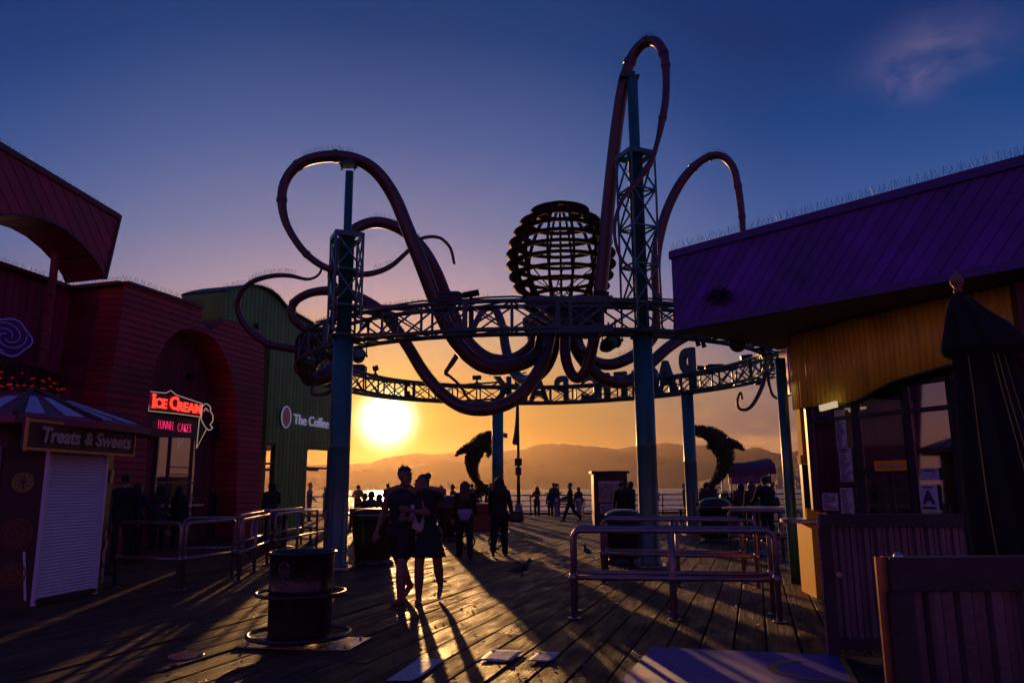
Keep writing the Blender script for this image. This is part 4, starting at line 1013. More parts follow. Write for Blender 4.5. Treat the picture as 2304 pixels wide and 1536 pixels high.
# board with the writing
B0 = at(58, 980, 9.72); B1 = at(302, 985, 11.95); B0.z = B1.z = 0; bdv = (B1-B0).normalized(); bn = Vector((bdv.y, -bdv.x, 0))
kb = empty('kiosk_sign_board', (B0+B1)/2+UP*2.02, 'framed Treats & Sweets board hung under the kiosk eave', 'sign')
MB().prism([B0+UP*2.04, B1+UP*2.04, B1+UP*2.38, B0+UP*2.38], -bn*.06).build('board', M['kioskdark'], kb)
mb = MB()
for a, b in ((B0+UP*2.03, B1+UP*2.03), (B0+UP*2.39, B1+UP*2.39), (B0+UP*2.0, B0+UP*2.42), (B1+UP*2.0, B1+UP*2.42)): mb.bar(a+bn*.005, b+bn*.005, .03, .035)
mb.build('board_frame', M['copper'], kb)
def bfr(f_, z=2.21): return frame3(B0.lerp(B1, f_)+bn*.02+UP*z, bdv)
text_obj('Treats', .27, .012, bfr(.27), kb, M['cream'], 'lettering', .008, shear=.15, xscale=1.05)
text_obj('&', .24, .012, bfr(.515), kb, M['cream'], 'lettering', .008, shear=.15)
text_obj('Sweets', .27, .012, bfr(.765), kb, M['cream'], 'lettering', .008, shear=.15, xscale=1.05)
mb = MB(); c_ = B0.lerp(B1, .515)+bn*.004+UP*2.21; mb.prism([c_+bdv*(math.cos(a)*.13)+UP*math.sin(a)*.13 for a in [2*PI*k/20 for k in range(20)]], bn*.006); mb.build('disc', M['black'], kb)
# candy pictures on the corner panel and on the far panel
q0, q1 = kp(0, 0), kp(-.30, -.34); pdv = (q0-q1).normalized(); pn = Vector((pdv.y, -pdv.x, 0))
if pn.dot(Vector((0, -1, 0))) < 0: pn = -pn
def disc(mb, c, r, n=22, th=.006, nrm=None, dv=None):
    nrm = nrm or pn; dv = dv or pdv
    mb.prism([c+dv*(math.cos(a)*r)+UP*math.sin(a)*r for a in [2*PI*k/n for k in range(n)]], nrm*th)
pm = (q0+q1)/2
mb = MB(); disc(mb, pm+UP*1.62+pn*.004, .13); mb.build('lemon_slice_picture', mat('lemon', (.30, .27, .05), .5, bump=0), kio)
mb = MB()
for k in range(9): a = 2*PI*k/9; mb.bar(pm+UP*1.62+pn*.016, pm+UP*(1.62+math.sin(a)*.11)+pdv*math.cos(a)*.11+pn*.016, .008)
mb.build('lemon_segment_lines', M['kioskdark'], kio)
for (z, r_, c0, nm) in ((.95, .20, (.30, .05, .05), 'lollipop'), (.42, .17, (.35, .14, .03), 'sweet')):
    mb = MB(); disc(mb, pm+UP*z+pn*.004, r_); mb.build(nm+'_picture', mat(nm+'_red', tuple(v*.4 for v in c0), .5, bump=0), kio)
    mb = MB(); mb.tube([pm+UP*(z+math.sin(a)*r_*a/15)+pdv*math.cos(a)*r_*a/15+pn*.014 for a in [k*.35 for k in range(42)]], .012, 5); mb.build(nm+'_swirl_picture', M['terracotta'], kio)
mb = MB(); mb.bar(pm+UP*.72+pdv*.1+pn*.012, pm+UP*.1+pdv*.17+pn*.012, .03, .01); mb.build('lollipop_stick_picture', M['white'], kio)
e0, e1 = kp(1.28, 0), kp(1.62, -.12); edv = (e1-e0).normalized(); en = Vector((edv.y, -edv.x, 0)); cols_ = [(.5, .2, .2), (.35, .3, .12), (.45, .25, .3), (.25, .06, .05), (.5, .35, .25)]
for k in range(12):
    mb = MB(); disc(mb, e0.lerp(e1, rs.uniform(.25, .8))+en*(.004+.002*k)+UP*(.18+k*.075+(0.75 if k > 9 else 0)), rs.uniform(.05, .085), 10, .005, en, edv); mb.build('candy_picture', mat('candy%d' % (k % 5), cols_[k % 5], .5, bump=0), kio)

# ------------------------------------------------------------------ right building
FC = at(1518, 748, 12.0); FC.z = 0; ff = Vector((.682, -.731, 0)).normalized(); fg = Vector((.80, .60, 0)).normalized()
FZ0, FZ1 = 3.93, 5.22
rb = empty('purple_snack_building', (6.5, 10.5, 0), 'snack building with deep purple boarded fascia over a mustard corrugated drum', 'building')
pl = [FC, FC+ff*10, FC+ff*10+fg*4.5, FC+fg*3.25]
mb = MB(); mb.prism([p+UP*(FZ0+.012) for p in pl], UP*(FZ1-FZ0)); mb.build('fascia', M['purple'], rb)
MB().prism([p+UP*FZ0+(fg*.02+ff*.02) for p in pl], UP*.010).build('soffit', M['soffit'], rb)
mb = MB(); fnn = Vector((ff.y, -ff.x, 0)); fnn = fnn if fnn.dot(Vector((-1, -1, 0))) > 0 else -fnn
mb.bar(FC+UP*(FZ1-.02)+fnn*.02, FC+ff*10+UP*(FZ1-.02)+fnn*.02, .06, .12); mb.bar(FC+UP*(FZ0+.06)+fnn*.015, FC+ff*10+UP*(FZ0+.06)+fnn*.015, .04, .10)
mb.bar(FC+UP*(FZ1-.02)-ff*.02, FC+fg*3.25+UP*(FZ1-.02)-ff*.02, .06, .12)
mb.build('fascia_trim', M['purptrim'], rb)
mb = MB(); spikes(mb, [FC+UP*(FZ1+.04)+fnn*.0, FC+ff*8+UP*(FZ1+.04)], per=.045, h=.13, r=.0022, lean=.8); mb.build('bird_spikes', M['wire'], rb)
# small lamps under and on the fascia
p = at(1608, 678, 11.4)
for x, y in ((1565, 763), (1578, 766), (1713, 786)):
    q = at(x, y, 13.2); mb = MB(); mb.tube([q+UP*.04, q-UP*.12+Vector((.05, 0, 0))], [.025, .045], 8); mb.build('soffit_lamp', M['black'], rb)
q = at(1660, 778, 12.9); mb = MB(); mb.sphere(q+UP*.04, .15, 10); mb.build('soffit_globe', M['soffit'], rb)
p = FC+ff*.9+fnn*.12+UP*4.33; nst = empty('wreath', p, 'dark dried wreath fixed on the purple fascia near its corner', 'wreath')
mb = MB()
for i in range(260):
    a = rs.uniform(0, 2*PI); r_ = .10+rs.gauss(0, .04); c_ = p+ff*math.cos(a)*r_*1.3+UP*math.sin(a)*r_*.8+fnn*rs.uniform(-.04, .05); d = Vector((rs.uniform(-1, 1), rs.uniform(-1, 1), rs.uniform(-1, 1)))*.06
    mb.tube([c_, c_+d], .006, 3, caps=False)
mb.build('twigs', M['hairbr'], nst)
# mustard drum: corrugated sheet following a curve
dr_ = [(1787, 922, 12.9), (1808, 917, 12.3), (1885, 909, 11.6), (1933, 899, 11.2), (1999, 864, 10.75), (2046, 847, 10.4), (2133, 821, 9.95), (2200, 808, 9.65), (2304, 795, 9.2), (2450, 786, 8.7)]
dp = [at(*t_) for t_ in dr_]; sp = spline([(p.x, p.y, p.z) for p in dp], 60)
base = [Vector((a, b, 0)) for a, b, c in sp]
L = [0]
for a, b in zip(base, base[1:]): L.append(L[-1]+(b-a).length)
mb = MB(); vs = []
for i, (a, b, c) in enumerate(sp):
    j = max(1, min(i, len(sp)-2)); t_ = (base[j+1]-base[j-1]).normalized(); n = Vector((t_.y, -t_.x, 0)); n = n if n.dot(Vector((-1, -.6, 0))) > 0 else -n
    o_ = .014*math.sin(2*PI*L[i]/.095)
    q = base[i]+n*o_; vs += [q+UP*c, q+UP*FZ0]
mb.add(vs, [(2*i, 2*i+2, 2*i+3, 2*i+1) for i in range(len(sp)-1)], True); o = mb.build('corrugated_drum', M['yellow'], rb)
md = o.modifiers.new('thick', 'SOLIDIFY'); md.thickness = .03; md.offset = 0
# left return of the drum catches the sun
pL = dp[0]; ql = []
for k in range(60):
    t_ = k/59; q = Vector((pL.x, pL.y, 0))+Vector((t_*.9, t_*.55, 0)); ql.append(q+Vector((-.5, .8, 0)).normalized()*.014*math.sin(2*PI*t_*1.05/.095))
mb = MB(); mb.add([q+UP*z for q in ql for z in (pL.z-.02, FZ0)], [(2*i, 2*i+2, 2*i+3, 2*i+1) for i in range(59)], True); mb.build('corrugated_drum', M['yellow'], rb).modifiers.new('thick', 'SOLIDIFY').thickness = .02
mb = MB()
for i in range(0, len(sp)-10, 10):
    if i > 60*1: mb.bar(Vector(sp[i])-UP*.02, Vector(sp[i+10])-UP*.02, .12, .03)
mb.build('drum_lower_edge', M['black'], rb)
lmp = at(1868, 912, 11.65); mb = MB(); t_ = (dp[3]-dp[1]).normalized(); mb.bar(lmp-t_*.17-UP*.03+Vector((-.05, -.05, 0)), lmp+t_*.17-UP*.0+Vector((-.05, -.05, 0)), .05, .09); mb.build('lamp_strip', M['lamp'], rb)
# shop front under the drum
W0 = at(1826, 1000, 12.3); W1 = at(2300, 1000, 9.35); W0.z = W1.z = 0; wd = (W1-W0).normalized(); wn = Vector((wd.y, -wd.x, 0)); wn = wn if wn.y < 0 else -wn
def wx(px, off=0.0, py=1050):
    r = ray(px, py); r2 = Vector((r.x, r.y, 0)); t_ = (W0.dot(wn)+off)/r2.dot(wn); return (r2*t_-W0).dot(wd), CH+r.z*t_
def w3(s, z, off=0.0): return W0+wd*s+wn*off+UP*z
def wrect(s0, s1, z0, z1, off): return [w3(s0, z0, off), w3(s1, z0, off), w3(s1, z1, off), w3(s0, z1, off)]
LW = (W1-W0).length
MB().prism(wrect(0, LW, 0, 1.02, -.02), -wn*.1).build('stall_riser', M['corrd'], rb)
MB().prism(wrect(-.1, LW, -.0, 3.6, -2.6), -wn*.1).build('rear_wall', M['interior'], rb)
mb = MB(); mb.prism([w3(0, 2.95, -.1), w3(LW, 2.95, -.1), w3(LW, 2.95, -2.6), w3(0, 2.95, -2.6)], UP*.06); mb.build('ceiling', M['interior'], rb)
mu_ = [wx(1828)[0], wx(1936)[0], wx(2052)[0], wx(2160)[0], LW]
wn_i = 0
for a, b in zip(mu_, mu_[1:]):
    e = empty('window', w3((a+b)/2, 1.02)-wloc(rb)); setparent(e, rb)
    MB().prism(wrect(a+.03, b-.03, 1.06, 2.95, -.01), -wn*.008).build('pane', M['glassd'], e)
    mb = MB()
    for s_ in (a, b-.001): mb.bar(w3(s_, 1.0, .005), w3(s_, 3.3, .005), .10, .08)
    for z in (1.05, 1.70 if wn_i == 1 else 1.05, 2.52, 2.9): mb.bar(w3(a, z, .005), w3(b, z, .005), .07, .06)
    if wn_i == 1: mb.bar(w3((a+b)/2+.06, 1.05, .01), w3((a+b)/2+.06, 1.66, .01), .03)
    mb.build('window_frame', M['frame'], e); wn_i += 1
# sea-side end of the shop: blue-green post, amber door edge
p = W0+Vector((-.28, .35, 0)); mb = MB(); mb.tube([p, p+UP*3.6], .085, 16); mb.build('corner_post', M['teal'], rb)
p2 = W0+Vector((-.02, .35, 0)); mb = MB(); mb.bar(p2+UP*.0, p2+UP*1.85, .10); mb.build('door_post', M['frame'], rb)
mb = MB(); mb.bar(p2+UP*1.95+Vector((.0, 0, 0)), p2+UP*3.0, .07, .2); mb.bar(p2+UP*1.86, p2+UP*2.0, .14, .14); mb.build('door_edge', M['yel'], rb)
mb = MB(); mb.prism([W0+Vector((0, .1, 0)), W0+Vector((1.3, 2.2, 0)), W0+Vector((1.3, 2.2, 3.9)), W0+Vector((0, .1, 3.9))], (.08, -.05, 0)); mb.build('end_wall', M['frame'], rb)
# magenta blade sign at the sea-side corner
q = at(1772, 835, 13.6); bs = empty('blade_sign', q, 'narrow purple blade sign at the seaward corner of the snack building', 'sign')
mb = MB(); mb.box(q, (.10, .5, .86)); mb.build('panel', M['purptrim'], bs)
mb = MB(); mb.bar(q+Vector((-.06, -.2, -.42)), q+Vector((-.06, -.2, .42)), .02); mb.build('neon_tube', mat('violet_tube', (.4, .05, .6), .4, emit=(.5, .02, .8), es=.06, bump=0), bs)
# stickers, menus
def stick(px, py, w, h, mt, name, label, cat, group=None, off=.03):
    s, z = wx(px, off, py); root = empty(name, w3(s, z, off), label, cat, group)
    mb = MB(); mb.prism(wrect(s-w/2, s+w/2, z-h/2, z+h/2, off), -wn*.006); mb.build('sheet', mt, root); return root, s, z
lav = mat('menu_paper', (.42, .40, .52), .5, var=.5, vscale=14, bump=0)
lav2 = mat('grade_card', (.50, .48, .62), .5, var=.08, bump=0); ink = mat('printed_ink', (.03, .03, .10), .6, bump=0)
mn = [(1892, 968, .20, .62, 'tall menu sheet high in the left snack window'), (1903, 1045, .24, .50, 'speckled menu sheet in the middle of the left snack window'), (1868, 1128, .30, .26, 'low wide menu sheet beside the corner post'), (1906, 1128, .24, .40, 'lowest menu sheet with round badge in the left snack window'), (1850, 930, .34, .10, 'dark scribbled strip high in the left snack window')]
for px_, py_, w_, h_, lb in mn:
    root, s, z = stick(px_, py_, w_, h_, lav if h_ > .2 else M['purptrim'], 'menu_sheet', lb, 'menu', 'menus taped in the snack window')
    mb = MB()
    for k in range(int(h_/.035)):
        zz = z+h_/2-.03-k*.034; l_ = w_*rs.uniform(.3, .8); mb.bar(w3(s-w_*.4, zz, .038), w3(s-w_*.4+l_, zz, .038), .006, .012)
    mb.build('printed_lines', ink, root)
root, s, z = stick(2003, 1047, .52, .145, M['yel'], 'order_sign', 'yellow strip sign reading Order Here on the snack window', 'sign', off=.09)
text_obj('Order Here', .092, .004, frame3(w3(s, z, .10), wd), root, M['cream'], 'lettering', .002)
root, s, z = stick(2091, 1066, .28, .16, lav, 'notice_card', 'small printed notice card above the letter grade', 'notice')
mb = MB(); mb.bar(w3(s-.08, z+.05, .037), w3(s+.08, z+.05, .037), .004, .018); mb.build('printed_lines', ink, root)
root, s, z = stick(2090, 1118, .27, .33, lav2, 'grade_card', 'card with a large letter A in the right snack window', 'sign')
text_obj('A', .24, .003, frame3(w3(s, z-.01, .04), wd), root, ink, 'lettering', .008)
mb = MB(); mb.bar(w3(s-.07, z+.13, .037), w3(s+.07, z+.13, .037), .004, .018); mb.bar(w3(s-.10, z-.14, .037), w3(s+.10, z-.14, .037), .004, .03); mb.build('printed_lines', ink, root)
# counter: yellow panel and round metal top
cb = gnd(1838, 1346); ct = empty('snack_counter', cb, 'yellow sided counter with a rounded steel top beside the snack window', 'counter')
c0 = Vector((cb.x, cb.y, 0)); cdir = Vector((.02, 1.0, 0)).normalized()
mb = MB(); mb.prism([c0, c0+Vector((.60, -.05, 0)), c0+Vector((.60, 1.0, 0)), c0+Vector((0.09, .80, 0))], UP*.98); mb.build('side_panel', M['yel'], ct)
mb = MB(); mb.lathe([(.001, .99), (.36, .99), (.37, 1.0), (.37, 1.04), (.36, 1.05), (.001, 1.05)], c0+Vector((.10, .42, 0)), 36, False); mb.box(c0+Vector((.45, .3, 1.02)), (.7, .7, .05)); mb.build('counter_top', M['steel'], ct)
mb = MB(); mb.prism([c0+Vector((.08, .35, 1.05)), c0+Vector((.32, .3, 1.05)), c0+Vector((.32, .3, 1.12)), c0+Vector((.08, .35, 1.2))], (0, .02, 0)); mb.build('splash_plate', M['yel'], ct)
# second block far right with blue-lit sliver
mb = MB(); q = at(2294, 850, 9.4)
far = empty('maroon_end_building', (8.5, 9.4, 0), 'maroon wall at the right edge beyond the mustard drum', 'building')
mb = MB(); a = at(2292, 700, 8.95); mb.prism([Vector((a.x, a.y, 0)), Vector((a.x+3, a.y-1.5, 0)), Vector((a.x+3, a.y+1, 0)), Vector((a.x+.6, a.y+1.5, 0))], UP*3.9); mb.build('wall', M['trim'], far)

# corrugated queue panels
def cpanel(p, q, h, label, lift=.12, edge=None):
    p = Vector((p[0], p[1], 0)); q = Vector((q[0], q[1], 0)); d = (q-p); LL = d.length; d.normalize(); n = Vector((d.y, -d.x, 0))
    root = empty('corrugated_barrier', (p+q)/2, label, 'barrier', 'corrugated metal barriers')
    mb = MB(); N_ = int(LL/.0125); vs = []
    for i in range(N_+1):
        s_ = LL*i/N_; ph = (s_ % .11)/.11; o_ = .018*max(-1, min(1, 1.9*math.sin(2*PI*ph)))
        for z in (lift, h-.06): vs.append(p+d*s_+n*o_+UP*z)
    mb.add(vs, [(2*i, 2*i+2, 2*i+3, 2*i+1) for i in range(N_)], False); mb.build('sheet', M['corr'], root)
    mb = MB(); mb.bar(p+UP*(h-.05)-d*.03, q+UP*(h-.05)+d*.03, .075, .12); mb.bar(p+UP*lift, q+UP*lift, .07, .10)
    for s_ in (.0, LL): mb.bar(p+d*s_+UP*.0, p+d*s_+UP*(h-.11), .085, .075)
    mb.build('panel_frame', M['corrd'], root, bevel=.004)
    mb = MB(); mb.bar(p-d*.048+UP*.0, p-d*.048+UP*(h+.01), .04, .012); mb.build('end_edge', edge or M['steel'], root)
    MB().sphere(p+d*.02+UP*(h+.01), .018, 6).build('cap_nut', M['steel'], root); mb = MB(); mb.tube([p+d*.08-n*0+n*.05+UP*(h-.52), p+d*.08+n*.07+UP*(h-.52)], .028, 12); mb.build('ring_fitting', M['steel'], root)
    return root
a = gnd(1878, 1478); b_ = Vector((a.x+2.6, a.y-.35, 0)); cpanel(a, b_, 1.24, 'further corrugated barrier in front of the snack window')
r_ = ray(1988, 1255); t_ = (1.24-CH)/r_.z; a = Vector((r_.x*t_+.035, r_.y*t_, 0)); cpanel(a, Vector((a.x+1.9, a.y+.01, 0)), 1.235, 'nearest corrugated barrier with a sunlit copper end, below the umbrella', edge=M['copper'])

# closed umbrella
ua = at(2150, 612, 5.1); UMZ = .96
um = empty('closed_umbrella', (ua.x, ua.y, 0), 'tall closed black market umbrella with thin yellow piping', 'umbrella')
mb = MB(); prof = [(.03, 2.90), (.07, 2.86), (.12, 2.78), (.17, 2.66), (.245, 2.50), (.24, 2.48), (.18, 2.44), (.205, 2.2), (.25, 1.9), (.30, 1.5), (.32, 1.2), (.33, .98)]
nf = 96; vs = []
for r0, z in prof:
    for k in range(nf):
        a_ = 2*PI*k/nf; fold = .78+.22*abs(math.cos(4*a_+.3))**.7+.05*math.sin(3*a_+z*2); dr = .10*max(0, math.cos(a_-.2))*(1 if 2.45 < z < 2.7 else .0)
        rr_ = r0*fold+dr*.9; 
        off = (2.9-z)*.085+.07*min(1, (2.9-z)/.35); vs.append((ua.x+off+rr_*math.cos(a_), ua.y+rr_*math.sin(a_), z*UMZ))
mb.add(vs, [(i*nf+k, i*nf+(k+1) % nf, (i+1)*nf+(k+1) % nf, (i+1)*nf+k) for i in range(len(prof)-1) for k in range(nf)], True); mb.build('canopy', M['canvas'], um)
mb = MB()
for k in (57, 69, 71, 77):
    pts = []
    for i in range(6, len(prof)):
        v_ = Vector(vs[i*nf+k]); c_ = Vector((ua.x+(2.9-prof[i][1])*.085+.07, ua.y, prof[i][1]*UMZ)); pts.append(v_+(v_-c_).normalized()*.008)
    mb.tube(pts, .0045, 5)
mb.build('piping', M['piping'], um)
mb = MB(); mb.tube([(ua.x, ua.y, 0), (ua.x, ua.y, 2.93*UMZ)], .025, 10); mb.lathe([(.001, 0), (.28, 0), (.28, .06), (.04, .12), (.03, .3)], (ua.x, ua.y, 0), 24); mb.build('pole_and_base', M['black'], um)
mb = MB(); mb.lathe([(.022, 2.9), (.03, 2.92), (.02, 2.94), (.042, 2.97), (.045, 3.0), (.03, 3.03), (.012, 3.045), (.014, 3.06), (.001, 3.075)], (ua.x, ua.y, -.115), 16); mb.build('finial', M['ball'], um)
# ------------------------------------------------------------------ people
BK = 1.0
def remesh(mb, name, mt, parent, vox=.016, smooth=4, origin=(0, 0, 0)):
    me = bpy.data.meshes.new('tmp'); me.from_pydata([tuple(v) for v in mb.v], [], mb.f)
    ob = bpy.data.objects.new('tmp', me); C.objects.link(ob)
    bm = bmesh.new(); bm.from_mesh(me); bmesh.ops.recalc_face_normals(bm, faces=bm.faces); bm.to_mesh(me); bm.free()
    m = ob.modifiers.new('r', 'REMESH'); m.mode = 'VOXEL'; m.voxel_size = vox; m.use_smooth_shade = True
    if smooth: m2 = ob.modifiers.new('s', 'SMOOTH'); m2.iterations = smooth; m2.factor = .5
    me2 = eval_mesh(ob, name); bpy.data.objects.remove(ob); bpy.data.meshes.remove(me)
    me2.materials.clear(); me2.materials.append(mt)
    o = bpy.data.objects.new(name, me2); C.objects.link(o)
    if parent is not None: setparent(o, parent)
    return o
def rotz(v, a): return Matrix.Rotation(a, 3, 'Z')@Vector(v)
SKF = None
def person(loc, yaw=0, H=1.7, label='', group=None, pose=None, top='dark', bottom='jeans', hair='short', hairm=None, skin=None, female=False, skirt=None, fine=False, extra=None, sleeves=True, long_trousers=True, coat=0.0, vox=None, bare_legs=False):
    """built facing +Y at the origin, then turned by yaw; pose angles in degrees"""
    P = dict(legL=(0, 0), legR=(0, 0), armL=(4, 8, 12), armR=(4, 8, 12), lean=0, side=0, head=(0, 0, 0), sit=None, twist=0, bulk=1.05)
    P.update(pose or {})
    k = H/1.7; vox = vox or (.0075 if fine else .014)
    skin = skin or M['skin']; hairm = hairm or M['hairb']
    root = empty('person', loc, label, 'person', group)
    root.rotation_euler = (0, 0, yaw)
    sw = (.175 if female else .20)*k; hw = .095*k
    hip = Vector((0, 0, 0)); J = {}
    for s_, nm in ((-1, 'legL'), (1, 'legR')):
        a, kb = (R(v) for v in P[nm][:2]); ab = R(P[nm][2]) if len(P[nm]) > 2 else R(2)
        h0 = hip+Vector((s_*hw, 0, 0)); kn_ = h0+Vector((s_*math.sin(ab), math.sin(a), -math.cos(a)))*.43*k
        an = kn_+Vector((s_*math.sin(ab)*.3, math.sin(a-kb), -math.cos(a-kb)))*.41*k
        J[nm] = (h0, kn_, an)
    zmin = min(J[n_][2].z for n_ in ('legL', 'legR'))-.075*k
    hz_ = P['sit'] if P['sit'] is not None else -zmin
    lift = Vector((0, 0, hz_))
    ln, sd = R(P['lean']), R(P['side'])
    upv = Vector((math.sin(sd), math.sin(ln), math.cos(ln)*math.cos(sd))).normalized()
    rt = Vector((math.cos(sd), 0, -math.sin(sd))).normalized(); tw = R(P['twist']); rt = Matrix.Rotation(tw, 3, upv)@rt; fw = upv.cross(rt)
    waist = hip+upv*.17*k; chest = hip+upv*.38*k; nb = hip+upv*.52*k; hd = nb+upv*.155*k+fw*.02
    hy, hp, hr_ = (R(v) for v in P['head'])
    Hm = Matrix.Rotation(hy, 3, 'Z')@Matrix.Rotation(hp, 3, 'X')@Matrix.Rotation(hr_, 3, 'Y')
    def hv(x, y, z): return hd-upv*.012*k+(Hm@Vector((x, y, z)))*k*1.07+lift
    body = MB(); bk = P['bulk']; cap = lambda m_, p, q, a, b, n=10: m_.capsule(Vector(p)+lift, Vector(q)+lift, a*k*(bk if a > .03 else 1), b*k*(bk if b > .028 else 1), n)
    # trunk
    fm = .92 if female else 1.0
    cap(body, hip-rt*.06*k, hip+rt*.06*k, .102, .102); cap(body, hip, waist, .105, .10*fm)
    for s_ in (-1, 1): cap(body, waist+rt*s_*.035*k, chest+rt*s_*.07*k, .095*fm, .11*fm); cap(body, chest+rt*s_*.06*k, nb+rt*s_*(sw-.045*k)-upv*.055*k, .10*fm, .055)
    if female: [cap(body, chest+rt*s_*.065*k+fw*.05*k, chest+rt*s_*.065*k+fw*.07*k, .06, .055) for s_ in (-1, 1)]
    for s_ in (-1, 1): cap(body, nb+upv*.035*k, nb+rt*s_*(sw-.03*k)-upv*.045*k, .045, .05)
    cap(body, nb-upv*.03*k, nb+upv*.07*k, .062*fm, .056*fm)
    # head
    body.sphere(hv(0, -.012, .035), .093*k, 10, (.88, 1.05, 1.0)); body.sphere(hv(0, .018, -.035), .070*k, 9, (.88, .95, 1.15))
    body.capsule(hv(0, .045, -.085), hv(0, .055, -.09), .026*k, .024*k); body.capsule(hv(0, .085, .02), hv(0, .106, -.018), .010*k, .016*k, 8)
    body.capsule(hv(-.03, .080, .038), hv(.03, .080, .038), .014*k, .014*k, 8); body.capsule(hv(-.018, .088, -.05), hv(.018, .088, -.05), .010*k, .010*k, 8)
    for s_ in (-1, 1): body.capsule(hv(s_*.082, -.005, .02), hv(s_*.084, -.008, -.02), .016*k, .011*k, 8)
    # legs and feet
    shoe = MB()
    for nm in ('legL', 'legR'):
        h0, kn_, an = J[nm]; cap(body, h0, kn_, .092, .060); cap(body, kn_, kn_.lerp(an, .35), .058, .064); cap(body, kn_.lerp(an, .35), an, .064, .038)
        fd = Vector((.0, 1, 0)); sole = an-UP*.045*k
        if P['sit'] is None and an.z-zmin > .13*k: fd = Vector((0, .8, -.6))
        m_ = body if bare_legs else shoe
        cap(body, an, sole, .034, .03)
        cap(m_, sole-fd*.05*k, sole+fd*.11*k-UP*.008*k, .034, .032); cap(m_, sole+fd*.11*k-UP*.008*k, sole+fd*.165*k-UP*.012*k, .032, .022)
    # arms and hands
    hands = {}
    slv = MB(); arms = {}
    for s_, nm in ((-1, 'armL'), (1, 'armR')):
        sh = nb+rt*s_*sw-upv*.055*k; spec = P[nm]
        if isinstance(spec, dict):
            el = Vector(spec['elbow'])-lift; wr = Vector(spec['wrist'])-lift
        else:
            a, ab, be = (R(v) for v in spec[:3]); inn_ = R(spec[3]) if len(spec) > 3 else 0
            el = sh+(rt*s_*math.sin(ab)+(fw*math.sin(a)-upv*math.cos(a))*math.cos(ab))*.29*k
            wr = el+(rt*s_*math.sin(ab*.6-inn_)+(fw*math.sin(a+be)-upv*math.cos(a+be))*math.cos(ab*.6-inn_))*.25*k
        arms[nm] = (sh, el, wr); cap(body, sh, el, .050, .038); cap(body, el, el.lerp(wr, .3), .038, .038); cap(body, el.lerp(wr, .3), wr, .038, .025)
        d = (wr-el).normalized(); sdv = d.cross(fw); sdv = sdv.normalized() if sdv.length > .2 else rt; pn_ = d.cross(sdv)
        palm = wr+d*.085*k; cap(body, wr-d*.005, wr+d*.03*k, .025, .027)
        for q_ in (-1, 1): cap(body, wr+d*.03*k+sdv*q_*.014*k, palm+sdv*q_*.022*k, .017, .016)
        for fi, (o_, l_) in enumerate(((-.030, .062), (-.010, .074), (.010, .070), (.029, .054))):
            b0 = palm+sdv*o_*k; m1 = b0+(d*.92+pn_*.35).normalized()*l_*.55*k; m2 = m1+(d*.6+pn_*.8).normalized()*l_*.5*k
            cap(body, b0, m1, .0098, .009, 6); cap(body, m1, m2, .009, .0078, 6)
        t0 = wr+d*.03*k-sdv*.024*k; t1 = t0+(d*.7-sdv*.7).normalized()*.038*k; cap(body, t0, t1, .012, .010, 6); cap(body, t1, t1+(d*.9+pn_*.4).normalized()*.03*k, .010, .008, 6)
        hands[nm] = palm+d*.03*k+lift
    remesh(body, 'body', skin, root, vox, 2)
    # clothes
    c_ = .014
    t = MB(); cc = lambda p, q, a, b: t.capsule(Vector(p)+lift, Vector(q)+lift, a*k*bk+c_, b*k*bk+c_, 10)
    low = hip-upv*(.02+coat)*k
    cc(low-rt*.06*k, low+rt*.06*k, .106+coat*.06, .106+coat*.06); cc(low, waist, .110+coat*.05, .102*fm)
    if coat: cc(low-rt*.05*k, waist-rt*.04*k, .12, .10); cc(low+rt*.05*k, waist+rt*.04*k, .12, .10)
    for s_ in (-1, 1): cc(waist+rt*s_*.035*k, chest+rt*s_*.07*k, .10*fm, .112*fm); cc(chest+rt*s_*.06*k, nb+rt*s_*(sw-(.045 if sleeves else .075)*k)-upv*.055*k, .102*fm, .056 if sleeves else .045)
    if female: [cc(chest+rt*s_*.065*k+fw*.05*k, chest+rt*s_*.065*k+fw*.07*k, .06, .055) for s_ in (-1, 1)]
    if sleeves:
        for s_ in (-1, 1): cc(nb+upv*.02*k, nb+rt*s_*(sw-.03*k)-upv*.045*k, .046, .052)
    cc(nb-upv*.05*k, nb-upv*.02*k, .07, .056)
    for nm in ('armL', 'armR'):
        sh, el, wr = arms[nm]
        if sleeves is True: cc(sh, el, .052, .042); cc(el, wr.lerp(el, .08), .042, .031)
        elif sleeves == 'short': cc(sh, sh.lerp(el, .55), .054, .050)
    remesh(t, 'top', cloth(top, CL[top]), root, vox*1.1, 5)
    if skirt:
        zl = skirt; sk = MB(); prof_ = []; nseg = 36; n_ = 9; vs = []
        for i in range(n_+1):
            f_ = i/n_; r_ = (.125+.02*f_+.07*f_**1.3)*k; z = .05*k-f_*zl*k
            for j in range(nseg):
                a = 2*PI*j/nseg; w_ = 1+.07*f_*math.sin(a*7+1)+.04*f_*math.sin(a*3)
                vs.append(Vector((r_*w_*math.cos(a)*1.15, r_*w_*math.sin(a)*1.12, z))+lift)
        sk.add(vs, [(i*nseg+j, i*nseg+(j+1) % nseg, (i+1)*nseg+(j+1) % nseg, (i+1)*nseg+j) for i in range(n_) for j in range(nseg)], True)
        o = sk.build('skirt', cloth(bottom, CL[bottom])); setparent(o, root); mo = o.modifiers.new('t', 'SOLIDIFY'); mo.thickness = .008
    else:
        t = MB(); cc(hip-rt*.06*k, hip+rt*.06*k, .104, .104); cc(hip, waist*.6, .113, .105)
        for nm in ('legL', 'legR'):
            h0, kn_, an = J[nm]
            if long_trousers: cc(h0, kn_, .096, .066); cc(kn_, an, .064, .052)
            else: cc(h0, h0.lerp(kn_, .72), .098, .082)
        remesh(t, 'trousers' if long_trousers else 'shorts', cloth(bottom, CL[bottom]), root, vox*1.1, 4)
